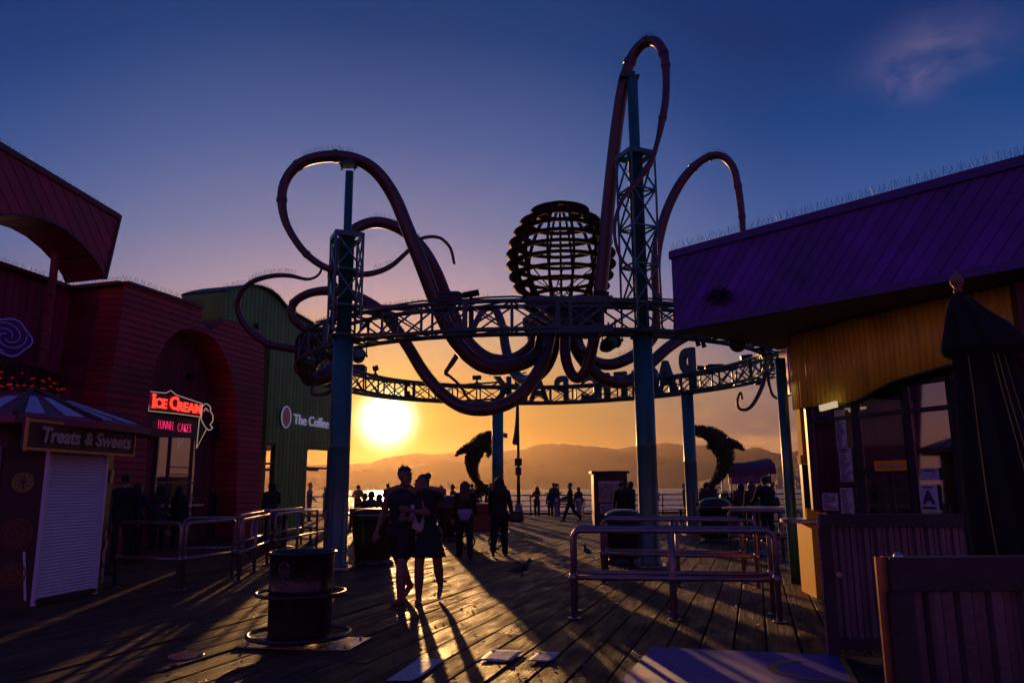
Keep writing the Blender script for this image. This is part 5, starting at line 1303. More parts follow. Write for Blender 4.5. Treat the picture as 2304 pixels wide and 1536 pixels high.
    if shoe.v: remesh(shoe, 'shoes', M['black'], root, max(vox*.9, .008), 2)
    # hair
    h = MB(); hp2 = lambda x, y, z: hv(x, y, z)
    if hair != 'bald': h.sphere(hv(0, -.028, .058), .097*k, 9, (.92, 1.02, .92)); 
    if hair == 'short':
        for i in range(26):
            a = rs.uniform(0, 2*PI); e_ = rs.uniform(.2, 1.4); v_ = Vector((math.cos(a)*math.cos(e_)*.085, math.sin(a)*math.cos(e_)*.095-.025, math.sin(e_)*.088+.058)); h.capsule(hv(*v_), hv(*(v_*1.16)), .014*k, .006*k, 5)
    if hair == 'long':
        for x in (-.055, 0, .055): h.capsule(hv(x, -.06, .04), nb-fw*.095*k-upv*.12*k+rt*x*1.2*k+lift, .058*k, .045*k)
        for x in (-1, 1): h.capsule(hv(x*.075, -.01, .03), nb+rt*x*.085*k-fw*.02*k-upv*.06*k+lift, .032*k, .03*k)
    if hair == 'bob':
        for x in (-.06, 0, .06): h.capsule(hv(x, -.05, .04), hv(x*1.1, -.055, -.07), .055*k, .04*k)
    if hair == 'bun': h.sphere(hv(0, -.10, .13), .05*k, 8); h.capsule(hv(0, -.06, .05), hv(0, -.1, .0), .06*k, .03*k)
    if hair == 'tail': h.capsule(hv(0, -.10, .06), hv(0, -.16, -.02), .032*k, .025*k); h.capsule(hv(0, -.16, -.02), hv(0, -.13, -.14), .028*k, .012*k)
    if hair == 'hood':
        h.sphere(hv(0, -.02, .045), .118*k, 9, (.95, 1.05, 1.05)); h.capsule(hv(0, -.05, -.02), nb+lift, .09*k, .09*k); hairm = cloth(top, CL[top])
    if hair != 'bald': remesh(h, 'hood' if hair == 'hood' else 'hair', hairm, root, max(vox, .009), 1)
    if hair == 'cap' or (extra and 'cap' in extra):
        cm = MB(); cm.lathe([(.103*k, 0), (.102*k, .04*k), (.08*k, .085*k), (.001, .105*k)], hv(0, -.02, .05), 16); cm.add([hv(-.07, .05, .055), hv(.07, .05, .055), hv(.055, .165, .045), hv(-.055, .165, .045)], [(0, 1, 2, 3)]); cm.build('cap', cloth('capdark', CL['capdark'])); o = cm
        oo = C.objects[-1] if False else [ob for ob in C.objects if ob.name.startswith('cap') and ob.parent is None][-1]; setparent(oo, root)
    return root, hands
CL = dict(dark=(.02, .018, .024), black=(.010, .010, .012), jeans=(.02, .028, .06), navy=(.015, .02, .05), redc=(.28, .03, .03), rust=(.25, .07, .03), white=(.55, .5, .5), grey=(.12, .11, .12), olive=(.05, .05, .025), brown=(.07, .04, .03), lilac=(.30, .26, .55), tan=(.25, .17, .1), blue=(.06, .12, .4), capdark=(.02, .02, .03), cream=(.5, .42, .3), plum=(.08, .02, .05))
rs = random.Random(11)
GQ = 'people along the railing'
def pp(px, py): p = gnd(px, py); return (p.x, p.y, 0)
def far(px, D, **kw):
    r = ray(px, 1110); return person((r.x/r.y*D, D, 0), **kw)
# the couple in front
wp_ = gnd(903, 1352)
man, mh = person((wp_.x-.02, wp_.y, 0), yaw=R(152), H=1.82, label='tanned man in a dark tank top and shorts, holding the woman beside him', fine=True, skin=M['skin2'], hairm=M['hairbr'],
    pose=dict(legL=(20, 16, 4), legR=(-20, 18, 5), armR=(-6, 14, 26), armL=(34, 34, 70, 60), head=(70, 10, -6), side=-8, lean=4, twist=18, bulk=1.14), top='dark', bottom='black', sleeves=False, long_trousers=False, bare_legs=True)
woman, wh = person((wp_.x+.37, wp_.y-.10, 0), yaw=R(176), H=1.70, label='woman in a dark top and short flared skirt, leaning her head on the man', fine=True, female=True, hair='bun', hairm=M['hairbr'], skin=M['skin2'],
    pose=dict(legL=(-20, 18, 1), legR=(10, 12, 2), armL=dict(elbow=(-.22, .14, 1.47), wrist=(.01, .20, 1.52)), armR=(30, 30, 60, 50), head=(-40, 12, 8), side=9, lean=3, twist=0, bulk=1.10), top='black', bottom='black', skirt=.36, bare_legs=True, sleeves='short')
# white shirt hanging between them
sc = MB(); c0 = Vector((wp_.x+.23, wp_.y-.20, 1.30)); vs = []
for i in range(9):
    for j in range(5):
        vs.append(c0+Vector((-.085+.045*j-.02*math.sin(i*.8), -.03*math.sin(j*1.7+i*.5), -.040*i-.02*j)))
sc.add(vs, [(i*5+j, i*5+j+1, (i+1)*5+j+1, (i+1)*5+j) for i in range(8) for j in range(4)], True)
o = sc.build('white_cloth', cloth('white', CL['white']), origin=c0); tag(o, 'pale shirt tail hanging between the embracing couple', 'shirt'); mo = o.modifiers.new('t', 'SOLIDIFY'); mo.thickness = .008
# two women walking away
w1, h1 = person(pp(1045, 1256), yaw=R(6), H=1.66, label='long-haired woman in black with a lilac jacket tied at her waist, walking away', female=True, hair='long', hairm=M['hairbr'], pose=dict(legL=(12, 6), legR=(-8, 26), armL=(6, 10, 30), armR=(10, 12, 50)), top='black', bottom='black', group='people walking away up the deck', vox=.011)
b = MB(); b.lathe([(.125, .80), (.15, .84), (.16, .98), (.145, 1.04), (.135, 1.06)], (0, 0, 0), 24, ang=(PI*1.05, PI*1.95)); o = b.build('tied_jacket', cloth('lilac', CL['lilac'])); setparent(o, w1); mo = o.modifiers.new('t', 'SOLIDIFY'); mo.thickness = .02
w2, h2 = person(pp(1124, 1250), yaw=R(-4), H=1.74, label='slim woman in a dark coat and trousers with a shoulder bag, walking away', female=True, hair='long', pose=dict(legL=(-14, 22), legR=(8, 2), armL=(8, 6, 30), armR=(2, 14, 20)), top='black', bottom='black', coat=.12, group='people walking away up the deck', vox=.011)
def handbag(loc, w=.36, h=.24, d=.14, label='', mt=None):
    loc = Vector(loc); r_ = empty('handbag', loc, label, 'bag'); mb = MB(); n = 20
    vs = []
    for z, s_ in ((0, .75), (.03, .97), (h*.5, 1.0), (h*.85, .86), (h, .62)):
        for k in range(n):
            a = 2*PI*k/n; vs.append(loc+Vector((math.copysign(abs(math.cos(a))**.6, math.cos(a))*w/2*s_, math.copysign(abs(math.sin(a))**.7, math.sin(a))*d/2*s_*(1.1-.3*z/h), z)))
    mb.add(vs, [(i*n+k, i*n+(k+1) % n, (i+1)*n+(k+1) % n, (i+1)*n+k) for i in range(4) for k in range(n)]+[tuple(reversed(range(n))), tuple(4*n+k for k in range(n))], True); mb.build('bag_body', mt or M['black'], r_)
    mb = MB(); mb.tube([loc+Vector((math.cos(a)*w*.34-.03, 0, h*.9+math.sin(a)*.24)) for a in [PI*k/12 for k in range(13)]], .009, 6); mb.build('strap', mt or M['black'], r_)
    return r_
p = pp(1124, 1250); handbag((p[0]+.38, p[1]-.02, .74), label='black handbag hanging from the arm of the slim woman')
# people strung along the railing, seen against the water (left to right)
far(697, 38, yaw=R(-70), H=1.80, label='man seen through the coffee shop door, standing side-on', pose=dict(armR=(10, 5, 40)), top='dark', bottom='jeans', group=GQ)
far(732, 42, yaw=R(-60), H=1.62, label='shorter figure seen through the right edge of the coffee shop door', hair='bob', female=True, top='brown', group=GQ)
far(806, 42.5, yaw=R(15), H=1.68, label='person in a light jacket and cap under the sun by the rail', extra='cap', top='tan', bottom='dark', pose=dict(armL=(30, 12, 70), armR=(30, 12, 70)), group=GQ)
far(871, 42.8, yaw=R(-20), H=1.76, label='slim man leaning at the rail behind the left of the couple', top='black', pose=dict(lean=6, armL=(35, 25, 30), armR=(35, 10, 30)), group=GQ)
far(992, 41.5, yaw=R(185), H=1.66, label='woman with folded arms just right of the couple', female=True, hair='long', top='olive', pose=dict(armL=(25, 22, 100, 40), armR=(25, 22, 100, 40)), group=GQ)
far(1018, 40.5, yaw=R(-75), H=1.70, label='person in a red top raising a hand, hair blown by the wind', hair='bob', female=True, top='redc', pose=dict(armR=(50, 8, 50), armL=(20, 8, 60)), group=GQ)
far(1062, 40.5, yaw=R(10), H=1.70, label='person half hidden between the walking woman and the left leafy dolphin', top='brown', group=GQ)
far(1072, 39, yaw=R(200), H=1.64, label='pale haired person right behind the tail of the left leafy dolphin', top='rust', hairm=M['wood'], group=GQ)
far(1104, 40, yaw=R(160), H=1.72, label='person in rust coloured top just left of the slim woman in the coat', top='rust', group=GQ)
far(1135, 39.5, yaw=R(60), H=1.66, label='person turned aside just right of the far left column', top='brown', hair='bob', pose=dict(armL=(20, 20, 40)), group=GQ)
far(1208, 43, yaw=R(25), H=1.58, label='woman in a red sweater alone at the rail, right of the lamp post', female=True, hair='long', top='rust', bottom='jeans', pose=dict(armL=(30, 10, 80), armR=(30, 10, 80)), group=GQ)
far(1238, 42.4, yaw=R(8), H=1.32, label='short child beside the embracing pair at the rail', top='navy', bottom='navy', hair='bob', group=GQ)
far(1246, 43.2, yaw=R(-20), H=1.74, label='taller one of the pair embracing at the rail', top='navy', pose=dict(armR=(40, 10, 60)), group=GQ)
far(1254, 43.0, yaw=R(60), H=1.74, label='woman with a pony tail in the pair embracing at the rail', female=True, hair='tail', top='dark', pose=dict(armL=(45, 20, 50), lean=4), group=GQ)
person(pp(1284, 1172), yaw=R(82), H=1.76, label='short-haired man striding left across the open deck', pose=dict(legL=(24, 6), legR=(-20, 24), armL=(20, 8, 60), armR=(-8, 6, 40)), top='black', bottom='black', group='people walking away up the deck')
far(1302, 43.0, yaw=R(30), H=1.50, label='hooded figure at the rail left of the map kiosk', hair='hood', top='navy', bottom='navy', group=GQ)
far(1474, 38, yaw=R(-80), H=1.84, label='man in a pale blue shirt and cap half hidden by the tall column', extra='cap', top='blue', bottom='grey', pose=dict(armL=(20, 5, 60)), group=GQ)
far(1540, 40, yaw=R(80), H=1.68, label='person mostly hidden behind the far right column', top='brown', group=GQ)
# pair in front of the map kiosk
r = ray(1398, 1110); D = 27
person((r.x/r.y*D, D, 0), yaw=R(12), H=1.66, label='left one of the two people standing close before the map kiosk', top='black', bottom='black', coat=.1, group='pair before the map kiosk', pose=dict(armR=(30, 20, 50)))
r = ray(1419, 1110)
person((r.x/r.y*D, D+.1, 0), yaw=R(40), H=1.70, label='right one of the two people before the map kiosk, head bent', top='black', bottom='dark', female=True, hair='bob', coat=.1, group='pair before the map kiosk', pose=dict(head=(20, 18, 0), armL=(30, 20, 60)))
# seated and standing people round the right-hand tables
def seated(px, D, H=1.68, seat=.46, **kw):
    r = ray(px, 1110); ps = dict(legL=(82, 80, 6), legR=(82, 80, 6), sit=seat+.10, armL=(30, 12, 50), armR=(35, 12, 55)); ps.update(kw.pop('pose', {}))
    return person((r.x/r.y*D, D, 0), H=H, pose=ps, **kw)
GS = 'people at the cafe tables'
r = ray(1592, 1110); person((r.x/r.y*24.6, 24.6, 0), yaw=R(160), H=1.62, label='person in an olive hooded jacket with a backpack strap beside the right leafy dolphin', top='olive', bottom='dark', hair='hood', coat=.1, group=GS, pose=dict(lean=8))
seated(1608, 27, yaw=R(150), H=1.6, label='small seated person behind the dark domed bin', top='dark', hair='bob', group=GS)
r = ray(1690, 1110); person((r.x/r.y*23, 23, 0), yaw=R(20), H=1.62, label='long-haired woman in a mottled jacket among the shrubs', top='brown', bottom='dark', female=True, hair='long', hairm=M['hairbr'], coat=.1, group=GS)
r = ray(1668, 1110); person((r.x/r.y*25, 25, 0), yaw=R(-20), H=1.60, label='person in a plum top under the purple awning', top='plum', bottom='dark', hair='bob', group=GS)
r = ray(1722, 1110); person((r.x/r.y*22, 22, 0), yaw=R(10), H=1.74, label='broad man in a black jacket with a shoulder bag in front of the awning cart', top='black', bottom='black', coat=.08, extra='cap', group=GS, pose=dict(armL=(20, 15, 40), armR=(10, 14, 30)))
r = ray(1744, 1150); handbag((r.x/r.y*22, 22, .95), .3, .26, .14, 'dark shoulder bag at the hip of the broad man')
# left tables: heads over the table tops
seated(821, 25, yaw=R(20), label='seated person with a round head behind the large domed bin', top='dark', group=GS)
seated(836, 26.5, yaw=R(-15), H=1.80, label='larger seated person behind the domed bin, leaning in', top='black', hair='hood', group=GS)
seated(853, 24.5, yaw=R(30), label='seated person lowest behind the domed bin, next to the couple', top='brown', hair='bob', group=GS)
# queue in the dark by the dessert window
GK = 'people queueing in the shade by the shops'
q = [(222, 1290, -70, 1.72, 'person standing right against the far side of the sweets kiosk', 'black', 'short', {}),
     (268, 1268, 10, 1.80, 'tallest dark figure in the queue, leftmost behind the first rail', 'black', 'short', dict(armL=(10, 8, 30))),
     (298, 1262, -20, 1.66, 'figure with a rucksack in the queue behind the first rail', 'navy', 'bob', dict(armR=(30, 10, 70))),
     (352, 1238, 35, 1.62, 'queueing figure reading something pale before the serving window', 'dark', 'bob', dict(armL=(45, 6, 60), armR=(45, 6, 60))),
     (396, 1232, -10, 1.60, 'queueing figure in a long coat under the pink neon', 'black', 'long', {}),
     (470, 1216, 60, 1.70, 'lone figure in the shadow of the red arch', 'black', 'short', {}),
     (606, 1222, 25, 1.70, 'figure with curly hair at the coffee shop window', 'dark', 'bob', dict(armR=(30, 12, 60)))]
for x, y, yw, H, lb, tp_, hr, ps in q: person(pp(x, y), yaw=R(yw), H=H, label=lb, top=tp_, bottom='black', hair=hr, pose=ps, group=GK, female=hr != 'short', coat=.08)
p = pp(606, 1222); handbag((p[0]+.2, p[1]-.15, .55), .34, .34, .14, 'pale grey rucksack held by the figure at the coffee window', cloth('grey', CL['grey']))
# ------------------------------------------------------------------ pipe queue rails
def frame_rail(p, q, label, group, h=1.0, mid=.46, r=.03, mids=(), rc=.10):
    p = Vector((p[0], p[1], 0)); q = Vector((q[0], q[1], 0)); d = (q-p).normalized(); root = empty('pipe_rail', (p+q)/2, label, 'rail', group)
    mb = MB(); pts = [p]
    for k in range(7):
        a = PI/2*k/6; pts.append(p+d*rc*(1-math.cos(a))+UP*(h-rc+rc*math.sin(a)))
    for k in range(7):
        a = PI/2*k/6; pts.append(q-d*rc*(1-math.sin(a))+UP*(h-rc+rc*math.cos(a)))
    pts.append(q); mb.tube(pts, r, 12); mb.build('hoop', M['pipe'], root)
    mb = MB(); mb.tube([p+UP*mid, q+UP*mid], r*.95, 12)
    mb.build('middle_pipe', M['pipe'], root)
    for c in [p, q]+[p.lerp(q, f_) for f_ in mids]:
        MB().tube([c+UP*(mid-.05), c+UP*(mid+.05)], r*1.3, 12).build('collar', M['pipe'], root); MB().tube([c+UP*.0, c+UP*.012], r*2.3, 14).build('foot_flange', M['pipe'], root)
    for f_ in mids: c = p.lerp(q, f_); MB().tube([c, c+UP*h], r*1.02, 12).build('post', M['pipe'], root)
    return root
GR = 'queue rails on the right'; GL = 'queue rails on the left'
a, b = gnd(1292, 1390), gnd(1762, 1402)
for i, (dy, dx0, dx1, lb) in enumerate(((0, 0, 0, 'nearest pipe rail on the right, biggest in view'), (.55, .06, .12, 'second pipe rail on the right, close behind the nearest'), )):
    frame_rail((a.x+dx0, a.y+dy), (b.x+dx1, b.y+dy+.1), lb, GR, mids=(.5,), r=.034)
a, b = gnd(1358, 1312), gnd(1707, 1322)
frame_rail((a.x, a.y), (b.x, b.y), 'third pipe rail on the right, its left end before the tall column', GR, mids=(.5,), r=.032)
frame_rail((a.x+.13, a.y+.6), (b.x-.02, b.y+.65), 'fourth pipe rail on the right, just before the tall column', GR, mids=(.5,), r=.032)
a = gnd(1664, 1262); b = gnd(1812, 1262)
frame_rail((a.x, a.y+.6), (b.x, b.y), 'furthest pipe rail on the right, under the pale table top', GR, mids=(.35, .72), r=.032)
pts = [((258, 1322), (398, 1328), 'nearest left pipe rail beside the sweets kiosk', ()), ((409, 1326), (521, 1304), 'second left pipe rail, angled away from the nearest', ())]
for p, q, lb, ms in pts:
    a, b = gnd(*p), gnd(*q); frame_rail((a.x, a.y), (b.x, b.y), lb, GL, mids=ms)
frame_rail((-4.62, 13.4), (-5.02, 16.2), 'third left pipe rail, running toward the coffee shop', GL, mids=(.5,))
frame_rail((-4.98, 16.5), (-4.85, 19.5), 'fourth left pipe rail before the coffee shop door', GL, mids=(.5,))
frame_rail((-4.7, 19.7), (-3.7, 20.0), 'fifth left pipe rail behind the near left column', GL)
frame_rail((-6.0, 14.4), (-5.0, 14.6), 'left pipe rail set further back behind the nearest', GL)
frame_rail((-5.5, 15.8), (-5.9, 18.6), 'back left pipe rail along the red building', GL, mids=(.5,))
frame_rail((-5.9, 19.0), (-5.9, 22.0), 'back left pipe rail along the green building', GL, mids=(.5,))

# ------------------------------------------------------------------ bins
def wrap(ob, c, r, a0, parent_w):
    """bend a flat mesh (x across, z up, built at the origin) round an upright cylinder"""
    for v in ob.data.vertices:
        x, y, z = v.co; a = a0+x/r; rr_ = r+y
        v.co = (c.x+rr_*math.cos(a)-parent_w.x, c.y+rr_*math.sin(a)-parent_w.y, c.z+z-parent_w.z)
bp_ = gnd(672, 1452); BC = Vector((bp_.x, bp_.y, 0))
tb = empty('litter_bin', BC, 'large black drum bin with two bumper rings, nearest the camera', 'bin')
mb = MB(); mb.lathe([(.27, .05), (.30, .06), (.300, .12), (.308, .52), (.312, .53), (.312, .55), (.308, .56), (.315, .86), (.33, .875), (.335, .89), (.325, .90), (.305, .89), (.300, .60), (.28, .10)], BC, 56); mb.build('drum', M['bin'], tb)
mb = MB(); mb.lathe([(.001, .58), (.29, .58)], BC, 32, cap=False); mb.build('rubbish_bag', M['black'], tb)
for z, r_, t_ in ((.885, .328, .012), (.50, .43, .018), (.115, .49, .022)):
    mb = MB(); mb.tube([BC+Vector((math.cos(a)*r_, math.sin(a)*r_, z)) for a in [2*PI*k/64 for k in range(64)]], t_, 10, closed=True); mb.build('bumper_ring', M['bin'], tb)
mb = MB()
for z, r_ in ((.50, .43), (.115, .49)):
    for k in range(6): a = 2*PI*k/6+.5; mb.bar(BC+Vector((math.cos(a)*.29, math.sin(a)*.29, z-.02)), BC+Vector((math.cos(a)*r_, math.sin(a)*r_, z)), .03, .012)
mb.build('ring_brackets', M['bin'], tb)
mb = MB(); mb.box(BC+Vector((.03, .10, .012)), (1.16, .62, .012), rz=-PA*.55); mb.build('base_plate', M['steel'], tb)
for sx_, sy_ in ((-.5, -.2), (.5, -.2), (.5, .22), (-.5, .22)): q_ = Matrix.Rotation(-PA*.55, 3, 'Z')@Vector((sx_, sy_, 0)); MB().tube([BC+Vector((.03, .1, .015))+q_, BC+Vector((.03, .1, .04))+q_], .014, 8).build('bolt', M['steel'], tb)
inkm = mat('worn_white_print', (.20, .15, .13), .7, var=.5, vscale=40, bump=0)
fr0 = Matrix(((1, 0, 0, 0), (0, 0, -1, 0), (0, 1, 0, 0), (0, 0, 0, 1)))
def bprint(ob, z, a0=-PI/2-.30): setparent(ob, tb); wrap(ob, BC+UP*z, .3115+.002, a0, BC)
mb = MB(); mb.tube([Vector((math.cos(a)*.058, 0, math.sin(a)*.07)) for a in [2*PI*k/36 for k in range(36)]], .004, 5, closed=True)
for j in range(3): mb.tube([Vector((x*.0055, 0, -.012-.016*j+.006*math.sin(x*.9+j))) for x in range(-9+j, 10-j)], .0035, 4)
mb.tube([Vector((-.045, 0, .03)), Vector((-.02, 0, .05)), Vector((0, 0, .022)), Vector((.02, 0, .05)), Vector((.045, 0, .03))], .005, 4); mb.tube([Vector((-.03, 0, .012)), Vector((0, 0, .0)), Vector((.03, 0, .012))], .004, 4)
bprint(mb.build('wave_emblem', inkm), .745)
for tx, z, sz in (('OCEAN', .625, .06), ('VIEW PORT', .58, .05)):
    ob = text_obj(tx, sz, .0008, fr0, None, inkm, 'lettering', .001); bprint(ob, z)
mb = MB(); mb.bar((-.09, 0, 0), (.09, 0, 0), .002, .005); bprint(mb.build('underline', inkm), .545)

def domebin(x, y, r, h, label, dome=.22, name='domed_bin'):
    c = Vector((x, y, 0)); root = empty(name, c, label, 'bin', 'domed bins on the deck')
    mb = MB(); mb.lathe([(r*.95, 0), (r*.98, .03), (r*.78, .08), (r*.82, .12), (r*.95, h*.6), (r, h*.78), (r*1.04, h*.79), (r*1.04, h*.82), (r, h*.83)], c, 36); mb.build('barrel', M['bin'], root)
    mb = MB(); mb.lathe([(r*1.02, h*.83), (r*1.06, h*.85), (r*1.0, h*.9)]+[(r*1.0*math.cos(a)**.8, h*.9+dome*math.sin(a)) for a in [PI/2*k/8 for k in range(1, 8)]]+[(.001, h*.9+dome)], c, 36); mb.build('lid', M['bin'], root)
    mb = MB()
    for k in range(3): a = -PI/2+.1+k*2*PI/3; mb.box(c+Vector((math.cos(a)*r*1.0, math.sin(a)*r*1.0, h*.93)), (r*.8, .03, .11), rz=a+PI/2)
    mb.build('opening_flap', M['darkmet'], root)
    mb = MB(); mb.tube([c+Vector((math.cos(a)*r*1.05, math.sin(a)*r*1.05, h*.86)) for a in [2*PI*k/40 for k in range(40)]], .012, 6, closed=True); mb.build('rim', M['steel'], root)
    return root
p = gnd(838, 1268); domebin(p.x, p.y, .45, 1.14, 'big flat-topped dark bin between the left near column and the couple', dome=.09)
p = gnd(1444, 1292); domebin(p.x+.0, 16.1, .40, .98, 'dark domed bin partly hidden by the tall near column', dome=.19)
p = gnd(1612, 1218); domebin(p.x, p.y, .46, 1.10, 'wide dark domed bin beside the far right column', dome=.22)
p = gnd(1012, 1215); domebin(p.x, p.y, .40, 1.15, 'domed bin with a pale ledge just right of the couple', dome=.28)

# ------------------------------------------------------------------ map kiosk
r = ray(1373, 1180); D = 30.5; kx = r.x/r.y*D; mk = empty('map_kiosk', (kx, D, 0), 'boxy free-standing kiosk with a map poster and flat cap roof', 'information kiosk')
mb = MB(); mb.box((kx, D, 1.02), (1.30, .9, 2.04)); mb.build('cabinet', M['kioskdark'], mk)
mb = MB(); mb.box((kx, D, 2.09), (1.46, 1.05, .09)); mb.build('cap_roof', M['trim'], mk)
for x_, z_, w_, h_, m_ in ((.0, 1.35, .95, .80, M['poster']), (.0, .72, .85, .34, lav), (.0, .28, .72, .30, lav)):
    mb = MB(); mb.box((kx+x_, D-.455, z_), (w_, .012, h_)); mb.build('poster', m_, mk)
mb = MB(); mb.box((kx, D-.463, 1.70), (.9, .008, .10)); mb.build('poster_heading', lav2, mk)
mb = MB()
for i in range(7): mb.bar((kx-.38, D-.464, .62+i*.035), (kx-.38+rs.uniform(.4, .75), D-.464, .62+i*.035), .004, .012)
mb.build('printed_lines', ink, mk)

# ------------------------------------------------------------------ lamp post with banner
r = ray(1167, 1156); D = 43; lx = r.x/r.y*D; lp = empty('lamp_post', (lx, D, 0), 'tall lamp post on a concrete base by the rail, with a side banner', 'lamp post')
mb = MB(); mb.lathe([(.27, 0), (.27, .05), (.24, .08), (.21, .55), (.16, .66), (.10, .68)], (lx, D, 0), 8, False); mb.build('base', M['concrete'], lp)
mb = MB(); mb.lathe([(.10, .66), (.085, 2.5), (.06, 7.6)], (lx, D, 0), 14); mb.build('pole', M['darkmet'], lp)
bx0 = [(0, 6.25), (-.05, 6.1), (-.08, 5.4), (-.16, 4.6), (-.28, 3.95), (-.20, 3.90), (-.08, 3.86), (0, 3.86)]
MB().prism([Vector((lx+a-.05, D-.02, b)) for a, b in bx0], (0, .04, 0)).build('banner', M['banner'], lp)
mb = MB()
for z_, w_, h_ in ((2.92, .40, .40), (2.42, .33, .44)): mb.box((lx, D-.1, z_), (w_, .03, h_)); 
mb.build('notice_plates', M['black'], lp)
mb = MB(); mb.bar((lx-.35, D, 6.2), (lx, D, 6.2), .03); mb.bar((lx-.3, D, 3.88), (lx, D, 3.88), .03); mb.tube([(lx, D, 7.4), (lx+.1, D, 7.8), (lx+.5, D, 7.95)], .04, 8); mb.build('bracket', M['darkmet'], lp)

# bench and pale bollards by the rail
D = 42.6
for px_, lb in ((1252, 'pale bollard by the rail beside the embracing pair'), (1303, 'pale bollard by the rail beside the hooded figure')):
    r = ray(px_, 1156); c = Vector((r.x/r.y*D, D, 0)); root = empty('bollard', c, lb, 'bollard', 'pale bollards by the rail')
    mb = MB(); mb.lathe([(.14, 0), (.14, .03), (.12, .05), (.11, .9), (.09, .97), (.001, 1.0)], c, 16); mb.build('body', M['concrete'], root); mb = MB(); mb.tube([c+UP*.82, c+UP*.88], .118, 16); mb.build('band', M['white'], root)
r = ray(1280, 1156); c = Vector((r.x/r.y*44, 44, 0)); bn_ = empty('bench', c, 'slatted bench against the railing behind the striding man', 'bench')
mb = MB(); [mb.box(c+Vector((0, -.2+.12*k, .45)), (1.9, .09, .04)) for k in range(4)]; mb.build('seat', M['wood'], bn_)
mb = MB(); [mb.box(c+Vector((0, .22, .62+.13*k)), (1.9, .035, .09)) for k in range(3)]; mb.build('backrest', M['wood'], bn_)
for s_ in (-.8, .8): mb = MB(); mb.bar(c+Vector((s_, -.2, 0)), c+Vector((s_, -.2, .44)), .06); mb.bar(c+Vector((s_, .2, 0)), c+Vector((s_, .24, .95)), .06); mb.build('leg', M['black'], bn_)

# ------------------------------------------------------------------ tables and stools
def table(x, y, r, label, h=.76, name='round_table', stools=(), group='cafe tables', pale=True):
    c = Vector((x, y, 0)); root = empty(name, c, label, 'table', group)
    mb = MB(); mb.lathe([(.001, h-.035), (r-.01, h-.035), (r, h-.028), (r, h-.006), (r-.012, h), (.001, h)], c, 40, False); mb.build('tabletop', M['tabletop'] if pale else M['corr'], root)
    mb = MB(); mb.lathe([(.26, 0), (.26, .02), (.06, .05), (.045, .1), (.045, h-.08), (.15, h-.036)], c, 18); mb.build('pedestal', M['black'], root)
    for a in stools:
        s_ = c+Vector((math.cos(a), math.sin(a), 0))*(r+.35); st = empty('stool', s_, 'backless stool at %s' % label, 'stool', 'stools at the cafe tables')
        mb = MB(); mb.lathe([(.001, .43), (.17, .43), (.18, .45), (.17, .47), (.001, .47)], s_, 20); mb.build('seat', M['kioskdark'], st)
        mb = MB(); mb.lathe([(.14, 0), (.14, .02), (.035, .04), (.035, .43)], s_, 12); mb.build('post', M['black'], st)
    return root
p = gnd(1765, 1268); t_ = table(p.x+.05, 17.6, .70, 'large pale round table behind the furthest right rail', h=1.06)
p = gnd(1768, 1205); table(p.x, 25.0, .45, 'small table behind the large pale one', stools=(2.2, 4.4))
p = gnd(1700, 1195); table(p.x, 27.5, .45, 'table below the shrubs near the broad man', stools=(.6, 3.6))
p = gnd(1555, 1190); table(p.x+.2, 28, .75, 'pale table just right of the far right column', stools=(3.9,))
p = gnd(1495, 1180); table(p.x, 29, .70, 'pale table left of the far right column', stools=(5.0,))
p = gnd(815, 1185); table(p.x, 21.0, .85, 'wide shining table right of the left near column', h=1.0, stools=(1.2,))
p = gnd(716, 1190); table(p.x, 24, .60, 'table glimpsed left of the near left column', stools=(2.5, 5.2))
p = gnd(860, 1175); table(p.x, 29, .80, 'low bright table behind the couple', h=.8, stools=(.8, 2.6))
# parasols of steel tubes on the right table
# ------------------------------------------------------------------ planters, shrubs and leafy dolphins
def leaves(mb, centre_fn, n, size, rr):
    for i in range(n):
        c, nrm = centre_fn(rr); a = Vector((rr.gauss(0, 1), rr.gauss(0, 1), rr.gauss(0, 1))).normalized(); d = (nrm+a*.9).normalized(); s_ = d.cross(a).normalized()
        L_ = size*rr.uniform(.6, 1.3); w_ = L_*.35; mb.add([c, c+d*L_*.5+s_*w_, c+d*L_, c+d*L_*.5-s_*w_], [(0, 1, 2, 3)])
def dolphin(fn, parts, base, label, planter):
    root = empty('leafy_dolphin', base, label, 'topiary', 'leaping dolphin topiaries')
    core = MB(); cl_ = []
    for pts in parts:
        sp = spline(pts, 6); P = [fn(a, b) for a, b, r_ in sp]; Rr = [r_*mpx(30) for a, b, r_ in sp]; core.tube(P, [x*.86 for x in Rr], 14); cl_ += [(P[i], P[i+1], Rr[i], Rr[i+1]) for i in range(len(P)-1)]
    core.build('mossy_body', M['leafd'], root)
    ws = [(b-a).length*(r0+r1) for a, b, r0, r1 in cl_]
    def cf(rr):
        a, b, r0, r1 = rr.choices(cl_, ws)[0]; t_ = rr.random(); c = a.lerp(b, t_); r_ = (r0+(r1-r0)*t_)*rr.uniform(.80, 1.02)
        d = (b-a).normalized(); u = d.cross(Vector((0, 1, 0))).normalized(); v = Vector((0, 1, 0)) if abs(d.y) < .9 else Vector((1, 0, 0)); th = rr.uniform(0, 2*PI); n_ = u*math.cos(th)+v*math.sin(th); return c+n_*r_, n_
    mb = MB(); leaves(mb, cf, 6500, .062, random.Random(len(label))); mb.build('leaves', M['leafd'], root)
    px_, py_ = planter; c = Vector((base[0], base[1], 0))
    mb = MB(); mb.lathe([(.42, 0), (.45, .05), (.50, .85), (.56, .87), (.56, .95), (.48, .95), (.46, .8), (.001, .8)], c, 28); mb.build('planter_pot', M['terracotta'], root)
    return root
DD = 30.0
f = lambda x, y: at(x, y, DD)
base = at(1088, 1110, DD); base.z = 0
